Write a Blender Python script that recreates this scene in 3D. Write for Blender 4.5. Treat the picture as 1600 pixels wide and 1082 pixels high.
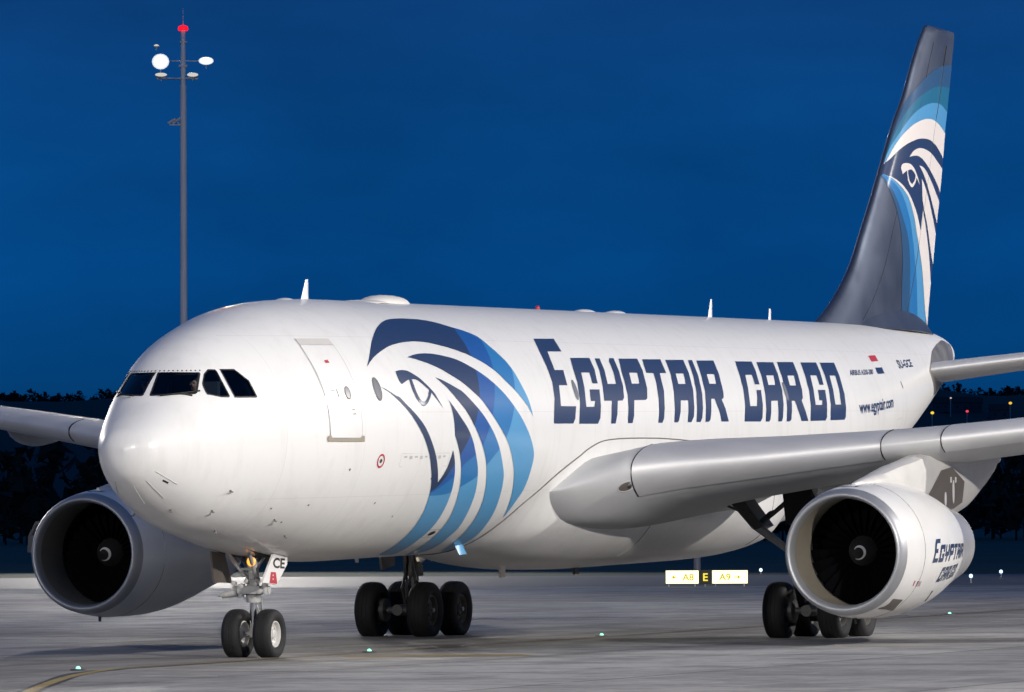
import bpy, bmesh, math, random
from mathutils import Vector, Matrix
from mathutils.geometry import delaunay_2d_cdt

sc = bpy.context.scene
for o in list(bpy.data.objects):
    bpy.data.objects.remove(o, do_unlink=True)
COL = sc.collection
random.seed(7)
R = math.radians

# ------------------------------------------------------------------ camera
# world frame: x runs aft along the aircraft, y to its starboard side, z up (metres)
CAM_LOC = Vector((-103.317, -48.176, 2.798))
yaw, pit, rol = 0.367294, 0.0311726, -0.0041342
d = Vector((math.cos(yaw)*math.cos(pit), math.sin(yaw)*math.cos(pit), math.sin(pit)))
r0 = d.cross(Vector((0, 0, 1))).normalized(); u0 = r0.cross(d)
rr = r0*math.cos(rol)+u0*math.sin(rol); uu = -r0*math.sin(rol)+u0*math.cos(rol)
cam = bpy.data.objects.new('camera', bpy.data.cameras.new('camera'))
COL.objects.link(cam)
cam.matrix_world = Matrix(((rr.x, uu.x, -d.x, CAM_LOC.x), (rr.y, uu.y, -d.y, CAM_LOC.y), (rr.z, uu.z, -d.z, CAM_LOC.z), (0, 0, 0, 1)))
cam.data.sensor_width = 36.0
cam.data.lens = 199.97
cam.data.clip_start = 1.0
cam.data.clip_end = 20000.0
sc.camera = cam
VD = Vector((math.cos(yaw), math.sin(yaw), 0)); VR = Vector((math.sin(yaw), -math.cos(yaw), 0))
def gp(depth, right, z=0.0):                     # a place on the airfield: metres away from and to the right of the photographer
    p = CAM_LOC+VD*depth+VR*right
    return Vector((p.x, p.y, z))

# ------------------------------------------------------------------ sky: even, overcast blue hour
w = bpy.data.worlds.new('World'); sc.world = w; w.use_nodes = True
wn = w.node_tree.nodes; wl = w.node_tree.links
bg = wn['Background']; bg.inputs['Strength'].default_value = 1.0
tc = wn.new('ShaderNodeTexCoord'); sx = wn.new('ShaderNodeSeparateXYZ'); wl.new(tc.outputs['Generated'], sx.inputs[0])
ramp = wn.new('ShaderNodeValToRGB'); wl.new(sx.outputs['Z'], ramp.inputs[0])
cr = ramp.color_ramp
cr.elements[0].position = 0.0; cr.elements[0].color = (0.0012, 0.034, 0.125, 1)
cr.elements[1].position = 1.0; cr.elements[1].color = (0.006, 0.045, 0.16, 1)
for pos, c in ((0.018, (0.0010, 0.047, 0.165, 1)), (0.045, (0.0010, 0.066, 0.255, 1)), (0.068, (0.002, 0.064, 0.245, 1)), (0.092, (0.004, 0.053, 0.205, 1)), (0.35, (0.006, 0.055, 0.20, 1))):
    e = cr.elements.new(pos); e.color = c
mp = wn.new('ShaderNodeMapping'); mp.inputs['Scale'].default_value = (6, 6, 16); wl.new(tc.outputs['Generated'], mp.inputs[0])
nz = wn.new('ShaderNodeTexNoise'); nz.inputs['Scale'].default_value = 2.4; nz.inputs['Detail'].default_value = 5; nz.inputs['Roughness'].default_value = 0.55
wl.new(mp.outputs[0], nz.inputs['Vector'])
mr = wn.new('ShaderNodeMapRange'); mr.inputs['From Min'].default_value = 0.3; mr.inputs['From Max'].default_value = 0.7
mr.inputs['To Min'].default_value = 0.76; mr.inputs['To Max'].default_value = 1.02; wl.new(nz.outputs['Fac'], mr.inputs['Value'])
mx = wn.new('ShaderNodeVectorMath'); mx.operation = 'SCALE'; wl.new(ramp.outputs['Color'], mx.inputs[0]); wl.new(mr.outputs[0], mx.inputs['Scale'])
wl.new(mx.outputs[0], bg.inputs['Color'])

# ------------------------------------------------------------------ the apron floodlights (masts stand off to port of the aircraft)
def flood(name, loc, target, power, size, blend, radius, color):
    L = bpy.data.lights.new(name, 'SPOT'); L.energy = power; L.spot_size = R(size); L.spot_blend = blend
    L.shadow_soft_size = radius; L.color = color
    ob = bpy.data.objects.new(name, L); COL.objects.link(ob); ob.location = loc
    ob.rotation_euler = (Vector(target)-Vector(loc)).to_track_quat('-Z', 'Y').to_euler()
    return ob
WARM = (1.0, 0.942, 0.87)
flood('floodlight_beam', (-42, -82, 36), (20, 0, 2), 3.45e5, 85, 0.7, 1.0, WARM)        # ahead of the port wing
flood('floodlight_beam', (72, -78, 36), (34, 0, 2), 2.7e5, 90, 0.7, 1.0, WARM)         # aft of the port wing
flood('floodlight_beam', (165, -72, 36), (40, 0, 4), 1.1e4, 90, 0.7, 2.5, WARM)        # well aft, beyond the tail
flood('floodlight_beam', (-145, 12, 34), (12, 0, 2), 2.5e5, 60, 0.7, 1.0, WARM)        # far ahead of the nose
flood('floodlight_beam', (110, 112, 34), (35, 16, 0), 1.5e5, 85, 0.7, 1.0, WARM)       # far side, starboard
flood('floodlight_beam', (236.5, 105.6, 33.2), (90, 40, 0), 2.2e5, 70, 0.7, 0.6, WARM)  # the mast in view

sc.view_settings.view_transform = 'Standard'
sc.view_settings.look = 'None'
sc.view_settings.exposure = 0.0
sc.view_settings.gamma = 1.0
sc.view_settings.use_curve_mapping = False
sc.cycles.max_bounces = 6
sc.cycles.diffuse_bounces = 3
sc.cycles.glossy_bounces = 3
sc.cycles.transparent_max_bounces = 12
sc.cycles.sample_clamp_indirect = 4.0
sc.cycles.use_denoising = True

# ------------------------------------------------------------------ materials
def mat(name, base, rough=0.5, metal=0.0, coat=0.0, var=0.0, vscale=3.0, bump=0.0, bscale=40.0, stretch=(1, 1, 1), spec=None):
    m = bpy.data.materials.new(name); m.use_nodes = True
    nt = m.node_tree; b = nt.nodes['Principled BSDF']
    b.inputs['Base Color'].default_value = (*base, 1); b.inputs['Roughness'].default_value = rough; b.inputs['Metallic'].default_value = metal
    if coat: b.inputs['Coat Weight'].default_value = coat; b.inputs['Coat Roughness'].default_value = 0.12
    if spec is not None: b.inputs['Specular IOR Level'].default_value = spec
    if var or bump:
        t = nt.nodes.new('ShaderNodeTexCoord'); mpn = nt.nodes.new('ShaderNodeMapping'); mpn.inputs['Scale'].default_value = stretch
        nt.links.new(t.outputs['Object'], mpn.inputs[0])
    if var:
        n = nt.nodes.new('ShaderNodeTexNoise'); n.inputs['Scale'].default_value = vscale; n.inputs['Detail'].default_value = 6; n.inputs['Roughness'].default_value = 0.6
        nt.links.new(mpn.outputs[0], n.inputs['Vector'])
        r = nt.nodes.new('ShaderNodeMapRange'); r.inputs['From Min'].default_value = 0.25; r.inputs['From Max'].default_value = 0.75
        r.inputs['To Min'].default_value = 1-var; r.inputs['To Max'].default_value = 1+var*0.5; nt.links.new(n.outputs['Fac'], r.inputs['Value'])
        s = nt.nodes.new('ShaderNodeVectorMath'); s.operation = 'SCALE'; s.inputs[0].default_value = base; nt.links.new(r.outputs[0], s.inputs['Scale'])
        nt.links.new(s.outputs[0], b.inputs['Base Color'])
        r2 = nt.nodes.new('ShaderNodeMapRange'); r2.inputs['To Min'].default_value = max(0.03, rough-0.12); r2.inputs['To Max'].default_value = min(1, rough+0.12)
        nt.links.new(n.outputs['Fac'], r2.inputs['Value']); nt.links.new(r2.outputs[0], b.inputs['Roughness'])
    if bump:
        n2 = nt.nodes.new('ShaderNodeTexNoise'); n2.inputs['Scale'].default_value = bscale; n2.inputs['Detail'].default_value = 4
        nt.links.new(mpn.outputs[0], n2.inputs['Vector'])
        bp = nt.nodes.new('ShaderNodeBump'); bp.inputs['Strength'].default_value = bump; bp.inputs['Distance'].default_value = 0.02
        nt.links.new(n2.outputs['Fac'], bp.inputs['Height']); nt.links.new(bp.outputs[0], b.inputs['Normal'])
    return m
def emit(name, col, strength):
    m = bpy.data.materials.new(name); m.use_nodes = True
    b = m.node_tree.nodes['Principled BSDF']; b.inputs['Base Color'].default_value = (*[c*0.3 for c in col], 1)
    b.inputs['Emission Color'].default_value = (*col, 1); b.inputs['Emission Strength'].default_value = strength
    return m
def glass(name, tint, base=(0.01, 0.012, 0.015)):
    m = bpy.data.materials.new(name); m.use_nodes = True
    nt = m.node_tree; nt.nodes.remove(nt.nodes['Principled BSDF']); out = nt.nodes['Material Output']
    tr = nt.nodes.new('ShaderNodeBsdfTransparent'); tr.inputs[0].default_value = (*tint, 1)
    gl = nt.nodes.new('ShaderNodeBsdfGlossy'); gl.inputs['Roughness'].default_value = 0.03; gl.inputs[0].default_value = (0.9, 0.95, 1, 1)
    fr = nt.nodes.new('ShaderNodeFresnel'); fr.inputs[0].default_value = 1.5
    mxx = nt.nodes.new('ShaderNodeMixShader'); nt.links.new(fr.outputs[0], mxx.inputs[0]); nt.links.new(tr.outputs[0], mxx.inputs[1]); nt.links.new(gl.outputs[0], mxx.inputs[2])
    nt.links.new(mxx.outputs[0], out.inputs['Surface'])
    return m

def skin_paint(name, base, rough):
    """white airliner paint: faint frame joints, grime streaks low on the hull, gloss coat"""
    m = mat(name, base, rough, coat=0.35); m.node_tree.nodes['Principled BSDF'].inputs['Coat Roughness'].default_value = 0.14
    nt = m.node_tree; L = nt.links; b = nt.nodes['Principled BSDF']
    t = nt.nodes.new('ShaderNodeTexCoord'); s = nt.nodes.new('ShaderNodeSeparateXYZ'); L.new(t.outputs['Object'], s.inputs[0])
    def M(op, a, bb=None):
        n = nt.nodes.new('ShaderNodeMath'); n.operation = op
        for i, v in ((0, a), (1, bb)):
            if v is None: continue
            if isinstance(v, (int, float)): n.inputs[i].default_value = v
            else: L.new(v, n.inputs[i])
        return n.outputs[0]
    # circumferential skin joints every 2.65 m and stringer laps at fixed heights
    fx = M('ABSOLUTE', M('SUBTRACT', M('FRACT', M('MULTIPLY', s.outputs['X'], 1/2.65)), 0.5))
    jx = M('LESS_THAN', fx, 0.003)
    zrel = M('SUBTRACT', s.outputs['Z'], M('MULTIPLY', s.outputs['X'], 0.017676))
    jz = M('ADD', M('LESS_THAN', M('ABSOLUTE', M('SUBTRACT', zrel, 5.02)), 0.007), M('LESS_THAN', M('ABSOLUTE', M('SUBTRACT', zrel, 6.62)), 0.006))
    jz = M('ADD', jz, M('LESS_THAN', M('ABSOLUTE', M('SUBTRACT', zrel, 3.25)), 0.006))
    jj = M('MULTIPLY', M('MINIMUM', M('ADD', jx, jz), 1.0), M('GREATER_THAN', s.outputs['X'], 3.5))
    mp2 = nt.nodes.new('ShaderNodeMapping'); mp2.inputs['Scale'].default_value = (1.2, 1.2, 0.25); L.new(t.outputs['Object'], mp2.inputs[0])
    n = nt.nodes.new('ShaderNodeTexNoise'); n.inputs['Scale'].default_value = 2.2; n.inputs['Detail'].default_value = 8; n.inputs['Roughness'].default_value = 0.65; L.new(mp2.outputs[0], n.inputs['Vector'])
    r = nt.nodes.new('ShaderNodeMapRange'); r.inputs['From Min'].default_value = 0.5; r.inputs['From Max'].default_value = 0.85; L.new(n.outputs['Fac'], r.inputs['Value'])
    g = M('ADD', M('MULTIPLY', r.outputs[0], 0.2), M('MULTIPLY', jj, 0.2))
    mixc = nt.nodes.new('ShaderNodeMix'); mixc.data_type = 'RGBA'; L.new(g, mixc.inputs[0])
    mixc.inputs[6].default_value = (*base, 1); mixc.inputs[7].default_value = (0.36, 0.33, 0.28, 1)
    L.new(mixc.outputs[2], b.inputs['Base Color'])
    # slight oil-canning of the skin between frames
    mp3 = nt.nodes.new('ShaderNodeMapping'); mp3.inputs['Scale'].default_value = (1.9, 1.0, 1.6); L.new(t.outputs['Object'], mp3.inputs[0])
    n3 = nt.nodes.new('ShaderNodeTexNoise'); n3.inputs['Scale'].default_value = 1.0; n3.inputs['Detail'].default_value = 1; L.new(mp3.outputs[0], n3.inputs['Vector'])
    bp = nt.nodes.new('ShaderNodeBump'); bp.inputs['Strength'].default_value = 0.10; bp.inputs['Distance'].default_value = 0.05; L.new(n3.outputs['Fac'], bp.inputs['Height'])
    L.new(bp.outputs[0], b.inputs['Normal']); L.new(bp.outputs[0], b.inputs['Coat Normal'])
    return m

M_ = {}
M_['white'] = skin_paint('aircraft_white', (0.80, 0.795, 0.78), 0.38)
M_['cowl'] = mat('cowl_white', (0.80, 0.79, 0.77), 0.35, coat=0.35, var=0.06, vscale=1.2)
M_['navy'] = mat('navy_paint', (0.022, 0.042, 0.105), 0.35, coat=0.35)
M_['blue2'] = mat('royal_blue_paint', (0.015, 0.095, 0.34), 0.35, coat=0.35)
M_['blue3'] = mat('mid_blue_paint', (0.025, 0.18, 0.45), 0.35, coat=0.35)
M_['blue4'] = mat('sky_blue_paint', (0.095, 0.33, 0.60), 0.35, coat=0.35)
M_['teal'] = mat('teal_paint', (0.02, 0.15, 0.26), 0.35, coat=0.3)
M_['steel_blue'] = mat('steel_blue_paint', (0.03, 0.09, 0.19), 0.35, coat=0.3)
M_['fin'] = mat('fin_dark_metallic', (0.145, 0.17, 0.225), 0.40, metal=0.85, coat=0.0, var=0.12, vscale=0.8)
M_['finwhite'] = mat('fin_white_paint', (0.80, 0.74, 0.70), 0.4, coat=0.2)
M_['alu'] = mat('brushed_aluminium', (0.62, 0.62, 0.63), 0.60, metal=0.5, var=0.08, vscale=1.5, stretch=(1, 0.4, 1))
M_['wing'] = mat('wing_grey_paint', (0.50, 0.505, 0.51), 0.5, coat=0.08, var=0.12, vscale=0.9, stretch=(0.4, 1, 1))
M_['pylon'] = mat('pylon_paint', (0.60, 0.585, 0.56), 0.45, var=0.1, vscale=2)
M_['plate'] = mat('worn_bronze_plate', (0.42, 0.39, 0.34), 0.38, metal=0.8, var=0.2, vscale=1.5)
M_['lip'] = mat('inlet_lip_metal', (0.40, 0.41, 0.43), 0.48, metal=0.65, var=0.06, vscale=2)
M_['duct'] = mat('inlet_duct_liner', (0.20, 0.18, 0.145), 0.5, var=0.15, vscale=4)
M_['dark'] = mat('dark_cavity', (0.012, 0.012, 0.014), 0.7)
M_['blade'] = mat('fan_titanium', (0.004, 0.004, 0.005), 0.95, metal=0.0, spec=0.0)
M_['black'] = mat('black_rubber_seal', (0.012, 0.012, 0.013), 0.55)
M_['tyre'] = mat('tyre_rubber', (0.010, 0.010, 0.0115), 0.75, var=0.25, vscale=9, bump=0.3, bscale=60)
M_['rim'] = mat('wheel_rim_grey', (0.60, 0.59, 0.57), 0.4, var=0.12, vscale=12)
M_['rimdark'] = mat('brake_dusted_rim', (0.10, 0.095, 0.085), 0.5, var=0.3, vscale=12)
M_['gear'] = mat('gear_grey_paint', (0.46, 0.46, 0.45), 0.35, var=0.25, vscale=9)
M_['geardark'] = mat('dark_gear_metal', (0.06, 0.06, 0.06), 0.5, var=0.4, vscale=7)  # dark mottled metal, far darker than the nose gear paint
M_['chrome'] = mat('chromed_piston', (0.75, 0.75, 0.75), 0.12, metal=1.0)
M_['seam'] = mat('panel_seam', (0.13, 0.12, 0.11), 0.6)
M_['greypanel'] = mat('grey_panel', (0.30, 0.29, 0.28), 0.5, var=0.1)
M_['brown'] = mat('heat_stained_panel', (0.14, 0.12, 0.105), 0.5, var=0.2, vscale=3)
M_['red'] = mat('red_paint', (0.45, 0.03, 0.05), 0.45)
M_['sill'] = mat('door_sill_tan', (0.33, 0.29, 0.22), 0.5)
M_['windowgrey'] = mat('window_plug_grey', (0.20, 0.21, 0.23), 0.25, coat=0.4)
M_['glass'] = glass('cockpit_glass', (0.55, 0.62, 0.66))
M_['lining'] = mat('cockpit_lining', (0.05, 0.065, 0.085), 0.7)  # bluish base colour stands in for sky mirrored in the panes
M_['radome'] = mat('radome_ivory', (0.78, 0.75, 0.70), 0.45)

# ------------------------------------------------------------------ mesh helpers
class MB:
    def __init__(s): s.v = []; s.f = []; s.m = []
    def add(s, v, f, mi=0):
        n = len(s.v); s.v += [tuple(p) for p in v]; s.f += [[i+n for i in q] for q in f]; s.m += [mi]*len(f); return s
    def rings(s, rings, cap0=True, cap1=True, closed=True, mi=0):
        k = len(rings[0]); v = [p for q in rings for p in q]; f = []
        for i in range(len(rings)-1):
            for j in range(k if closed else k-1):
                a = i*k+j; b = i*k+(j+1) % k; f.append((a, b, b+k, a+k))
        if cap0: f.append(tuple(range(k-1, -1, -1)))
        if cap1: f.append(tuple((len(rings)-1)*k+j for j in range(k)))
        return s.add(v, f, mi)
    def tube(s, p0, p1, r0, r1=None, n=14, mi=0):
        r1 = r0 if r1 is None else r1
        p0 = Vector(p0); p1 = Vector(p1); a = (p1-p0).normalized(); b = a.orthogonal().normalized(); c = a.cross(b)
        rg = [[p+b*(r*math.cos(2*math.pi*i/n))+c*(r*math.sin(2*math.pi*i/n)) for i in range(n)] for p, r in ((p0, r0), (p1, r1))]
        return s.rings(rg, mi=mi)
    def path(s, pts, r, n=8, mi=0):
        for a, b in zip(pts[:-1], pts[1:]): s.tube(a, b, r, n=n, mi=mi)
        return s
    def lathe(s, prof, origin, axis='x', n=48, slope=0.0, cap0=False, cap1=False, mi=0):
        o = Vector(origin); rg = []
        for a, rad in prof:
            q = []
            for i in range(n):
                t = 2*math.pi*i/n; cc, ss = rad*math.cos(t), rad*math.sin(t)
                q.append((o.x+a, o.y+cc, o.z+ss+slope*a) if axis == 'x' else (o.x+cc, o.y+a, o.z+ss) if axis == 'y' else (o.x+cc, o.y+ss, o.z+a))
            rg.append(q)
        return s.rings(rg, cap0, cap1, mi=mi)
    def box(s, c, size, rot=None, mi=0, bevel=0.0):
        c = Vector(c); hx, hy, hz = [q/2 for q in size]; v = []
        for X in (-hx, hx):
            for Y in (-hy, hy):
                for Z in (-hz, hz):
                    p = Vector((X, Y, Z)); p = rot @ p if rot is not None else p; v.append(c+p)
        return s.add(v, [(0, 1, 3, 2), (4, 6, 7, 5), (0, 4, 5, 1), (2, 3, 7, 6), (0, 2, 6, 4), (1, 5, 7, 3)], mi)
    def prism(s, poly, vec, mi=0):
        k = len(poly); vec = Vector(vec); v = [Vector(p) for p in poly]; v = v+[p+vec for p in v]
        f = [tuple(range(k-1, -1, -1)), tuple(range(k, 2*k))]+[(i, (i+1) % k, (i+1) % k+k, i+k) for i in range(k)]
        return s.add(v, f, mi)
    def build(s, name, mats, parent=None, smooth=None, recalc=True, loc=None):
        me = bpy.data.meshes.new(name); v = s.v
        if loc is not None: v = [(p[0]-loc[0], p[1]-loc[1], p[2]-loc[2]) for p in v]
        me.from_pydata(v, [], s.f)
        for m in (mats if isinstance(mats, (list, tuple)) else [mats]): me.materials.append(m)
        me.polygons.foreach_set('material_index', s.m)
        if recalc:
            bm = bmesh.new(); bm.from_mesh(me); bmesh.ops.recalc_face_normals(bm, faces=bm.faces); bm.to_mesh(me); bm.free()
        if smooth is not None:
            me.polygons.foreach_set('use_smooth', [True]*len(me.polygons))
            me.set_sharp_from_angle(angle=R(smooth))
        me.update()
        ob = bpy.data.objects.new(name, me); COL.objects.link(ob)
        if loc is not None: ob.location = loc
        if parent is not None: ob.parent = parent
        return ob
def copy_part(o, parent, loc=None):
    c = o.copy(); COL.objects.link(c); c.parent = parent
    if loc is not None: c.location = loc
    return c
def thing(name, label, cat, loc=(0, 0, 0), group=None):
    o = bpy.data.objects.new(name, None); COL.objects.link(o); o.location = loc; o.empty_display_size = 0.3
    o['label'] = label; o['category'] = cat
    if group: o['group'] = group
    return o
def tag(o, label, cat, group=None):
    o['label'] = label; o['category'] = cat
    if group: o['group'] = group
    return o
def inpoly(p, poly):
    x, y = p; c = False; j = len(poly)-1
    for i in range(len(poly)):
        xi, yi = poly[i]; xj, yj = poly[j]
        if (yi > y) != (yj > y) and x < (xj-xi)*(y-yi)/(yj-yi)+xi: c = not c
        j = i
    return c
def smooth_loop(pts, closed=True, corner=42, sub=4):
    n = len(pts); out = []; P = [Vector(p) for p in pts]
    def sharp(i):
        if not closed and i in (0, n-1): return True
        a = P[i]-P[i-1]; b = P[(i+1) % n]-P[i]
        return a.length < 1e-6 or b.length < 1e-6 or a.angle(b) > R(corner)
    for i in range(n if closed else n-1):
        p1, p2 = P[i], P[(i+1) % n]
        p0 = P[i-1] if (closed or i > 0) and not sharp(i) else p1-(p2-p1)
        p3 = P[(i+2) % n] if (closed or i+2 < n) and not sharp((i+1) % n) else p2+(p2-p1)
        for k in range(sub):
            t = k/sub
            out.append(0.5*((2*p1)+(p2-p0)*t+(2*p0-5*p1+4*p2-p3)*t*t+(3*p1-p0-3*p2+p3)*t**3))
    if not closed: out.append(P[-1])
    return [tuple(p) for p in out]
def cdt_sheet(loops, lines, pts, classify):
    """triangulate flat art: loops (closed), lines (open), loose points; classify(centroid) -> material index or None"""
    V = []; E = []
    for lp in loops:
        n = len(V); V += [Vector(p) for p in lp]; E += [(n+i, n+(i+1) % len(lp)) for i in range(len(lp))]
    for ln in lines:
        n = len(V); V += [Vector(p) for p in ln]; E += [(n+i, n+i+1) for i in range(len(ln)-1)]
    V += [Vector(p) for p in pts]
    ov, oe, of, _, _, _ = delaunay_2d_cdt(V, E, [], 0, 1e-5)
    F = []; MI = []
    for f in of:
        c = sum((ov[i] for i in f), Vector((0, 0)))/len(f); k = classify((c.x, c.y))
        if k is not None: F.append(list(f)); MI.append(k)
    used = sorted({i for f in F for i in f}); mp_ = {i: j for j, i in enumerate(used)}
    return [tuple(ov[i]) for i in used], [[mp_[i] for i in f] for f in F], MI
def sheet_object(name, V2, F, MI, mapf, mats, parent, out_ref=None):
    v = []; nr = []
    for p in V2:
        a, b = mapf(*p); v.append(a); nr.append(b)
    me = bpy.data.meshes.new(name); FF = []
    for f in F:
        a, b, c = (Vector(v[i]) for i in f[:3]); g = (b-a).cross(c-a)
        FF.append(f if g.dot(nr[f[0]]) >= 0 else f[::-1])
    me.from_pydata([tuple(p) for p in v], [], FF)
    for m in mats: me.materials.append(m)
    me.polygons.foreach_set('material_index', MI); me.polygons.foreach_set('use_smooth', [True]*len(FF)); me.update()
    me.normals_split_custom_set_from_vertices([tuple(q) for q in nr])
    ob = bpy.data.objects.new(name, me); COL.objects.link(ob)
    if parent is not None: ob.parent = parent
    return ob
def text_polys(body, bold=0.0):
    cu = bpy.data.curves.new('t', 'FONT'); cu.body = body; cu.offset = bold; cu.resolution_u = 3
    ob = bpy.data.objects.new('t', cu); COL.objects.link(ob)
    dg = bpy.context.evaluated_depsgraph_get(); me = ob.evaluated_get(dg).to_mesh()
    V = [(q.co.x, q.co.y) for q in me.vertices]; F = [list(p.vertices) for p in me.polygons]
    ob.evaluated_get(dg).to_mesh_clear(); bpy.data.objects.remove(ob); bpy.data.curves.remove(cu)
    x0 = min(p[0] for p in V); x1 = max(p[0] for p in V); y0 = min(p[1] for p in V); y1 = max(p[1] for p in V)
    return [((p[0]-x0)/(x1-x0), (p[1]-y0)/(y1-y0)) for p in V], F
EMBLEM=[[[7.29,61.22],[8.1,49.97],[8.74,43.23],[9.322,38.56],[10.001,34.58],[10.569,32.61],[11.24,31.69],[11.812,31.65],[12.435,32.12],[13.045,33.89],[13.552,36.79],[14.159,39.75],[14.645,43.68],[14.879,49.74],[15.158,55.99],[15.374,62.09],[15.501,68.35],[15.607,72.51],[15.732,77.04],[15.855,84.74],[15.602,79.98],[15.267,75.37],[15.018,72.24],[14.674,68.42],[14.372,64.34],[13.888,59.76],[13.276,55.53],[12.763,53.01],[12.269,51.13],[11.705,49.49],[11.213,48.38],[10.581,47.95],[9.966,48.51],[9.31,49.83],[8.756,51.65],[8.059,55.23],[7.621,58.25]],[[9.487,56.93],[10.011,55.45],[10.584,54.74],[11.186,55.06],[11.878,56.43],[12.391,58.27],[12.961,61.78],[13.452,65.47],[13.905,69.66],[14.368,74.84],[14.695,79.22],[15.103,84.91],[15.484,90.93],[15.784,96.22],[16.042,102.35],[16.085,108.99],[16.117,113.89],[16.138,119.82],[16.081,125.14],[16.084,135.21],[15.771,126.88],[15.53,120.9],[15.279,114.94],[15.103,110.83],[14.939,107.56],[14.58,100.96],[14.228,95.29],[13.742,88.94],[13.335,83.73],[12.831,76.99],[12.415,72.99],[12.056,69.72],[11.8,67.76],[11.361,64.87],[10.925,62.08],[10.432,59.9],[9.929,58.09]],[[10.503,66.82],[10.809,67.98],[11.132,69.58],[11.568,71.97],[11.809,73.41],[12.217,77.55],[12.7,82.77],[13.044,87.04],[13.446,92.63],[13.787,98.2],[14.107,104.29],[14.455,110.67],[14.646,115.56],[14.894,122.89],[15.159,130.43],[15.467,140.16],[15.73,148.7],[15.786,154.28],[15.912,160.98],[16.333,171.63],[15.419,164.06],[14.981,154.31],[14.733,147.89],[14.517,141.33],[14.298,134.05],[14.051,126.65],[13.815,120.33],[13.533,113.65],[13.196,105.65],[12.881,99.57],[12.554,93.96],[12.191,88.1],[11.819,82.21],[11.397,77.02],[11.025,72.19],[10.747,69.34]],[[10.87,77.21],[11.081,79.98],[11.436,84.79],[11.843,89.91],[12.17,95.43],[12.448,101.38],[12.734,107.1],[12.96,112.7],[13.198,119.31],[13.393,125.93],[13.624,133.2],[13.877,140.92],[13.994,147.99],[14.18,153.49],[14.377,160.9],[14.342,167.73],[13.946,170.32],[13.598,163.93],[13.275,156.0],[13.066,148.64],[12.891,142.06],[12.72,134.79],[12.521,128.77],[12.275,121.95],[12.052,115.24],[11.885,110.85],[11.639,104.59],[11.371,98.61],[11.079,92.75],[11.059,89.13],[11.016,84.04],[10.937,79.24]],[[11.053,99.31],[11.228,103.05],[11.477,109.97],[11.692,117.17],[11.844,123.54],[11.913,126.69],[12.094,134.46],[12.213,141.61],[12.293,148.69],[12.513,157.85],[12.72,163.74],[12.772,167.62],[11.86,165.13],[11.556,159.15],[11.376,152.32],[11.191,144.5],[11.011,136.96],[10.816,129.42],[10.584,122.18],[10.404,116.78],[10.109,109.65],[9.958,106.52],[9.749,101.68],[9.528,97.63],[9.255,92.57],[8.961,87.88],[8.637,82.79],[8.409,79.83],[8.131,76.46],[7.865,73.42],[7.674,72.01],[7.539,70.92],[7.783,72.34],[8.129,75.09],[8.283,75.85],[8.508,78.75],[8.741,81.33],[9.023,84.67],[9.339,88.64],[9.672,94.06],[9.988,99.52],[10.273,105.08],[10.487,109.74],[10.668,114.05],[10.863,109.38],[10.976,104.47]],[[8.502,63.93],[8.745,63.44],[9.026,63.64],[9.261,64.93],[9.525,66.92],[9.777,69.61],[10.004,72.25],[10.164,74.4],[10.272,76.88],[10.489,80.92],[10.289,78.16],[9.989,73.88],[9.837,76.32],[9.604,78.88],[9.421,79.98],[9.24,79.23],[9.086,76.66],[8.995,72.53],[8.991,69.88],[8.997,68.07],[8.904,68.23],[8.554,70.09],[8.485,67.57]]]
EMBLEM_EYE=[[9.129,67.87],[9.382,68.1],[9.652,70.39],[9.891,72.72],[9.742,75.57],[9.543,77.6],[9.4,77.86],[9.254,76.68],[9.169,73.71],[9.142,70.2]]
EMBLEM_ZONES=[[[14.095,33.72],[13.679,39.81],[13.461,48.66],[13.292,55.31],[13.024,66.55],[12.765,75.64],[12.362,85.73],[11.904,94.75],[11.527,101.52],[11.155,108.71],[10.863,114.65],[10.484,118.59],[10.26,119.79]],[[15.036,40.64],[14.67,46.33],[14.436,55.08],[14.194,62.26],[13.869,70.49],[13.571,78.55],[13.191,88.33],[12.78,97.41],[12.475,101.38],[11.883,105.92],[11.571,110.59],[11.106,115.03],[10.617,118.32],[10.316,119.49]],[[15.412,58.03],[15.311,63.41],[15.063,71.63],[14.635,83.39],[14.178,93.84],[13.823,99.28],[13.245,106.49],[12.908,111.52],[12.18,116.27],[11.589,119.59],[11.038,120.38],[10.451,120.5]]]
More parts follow.
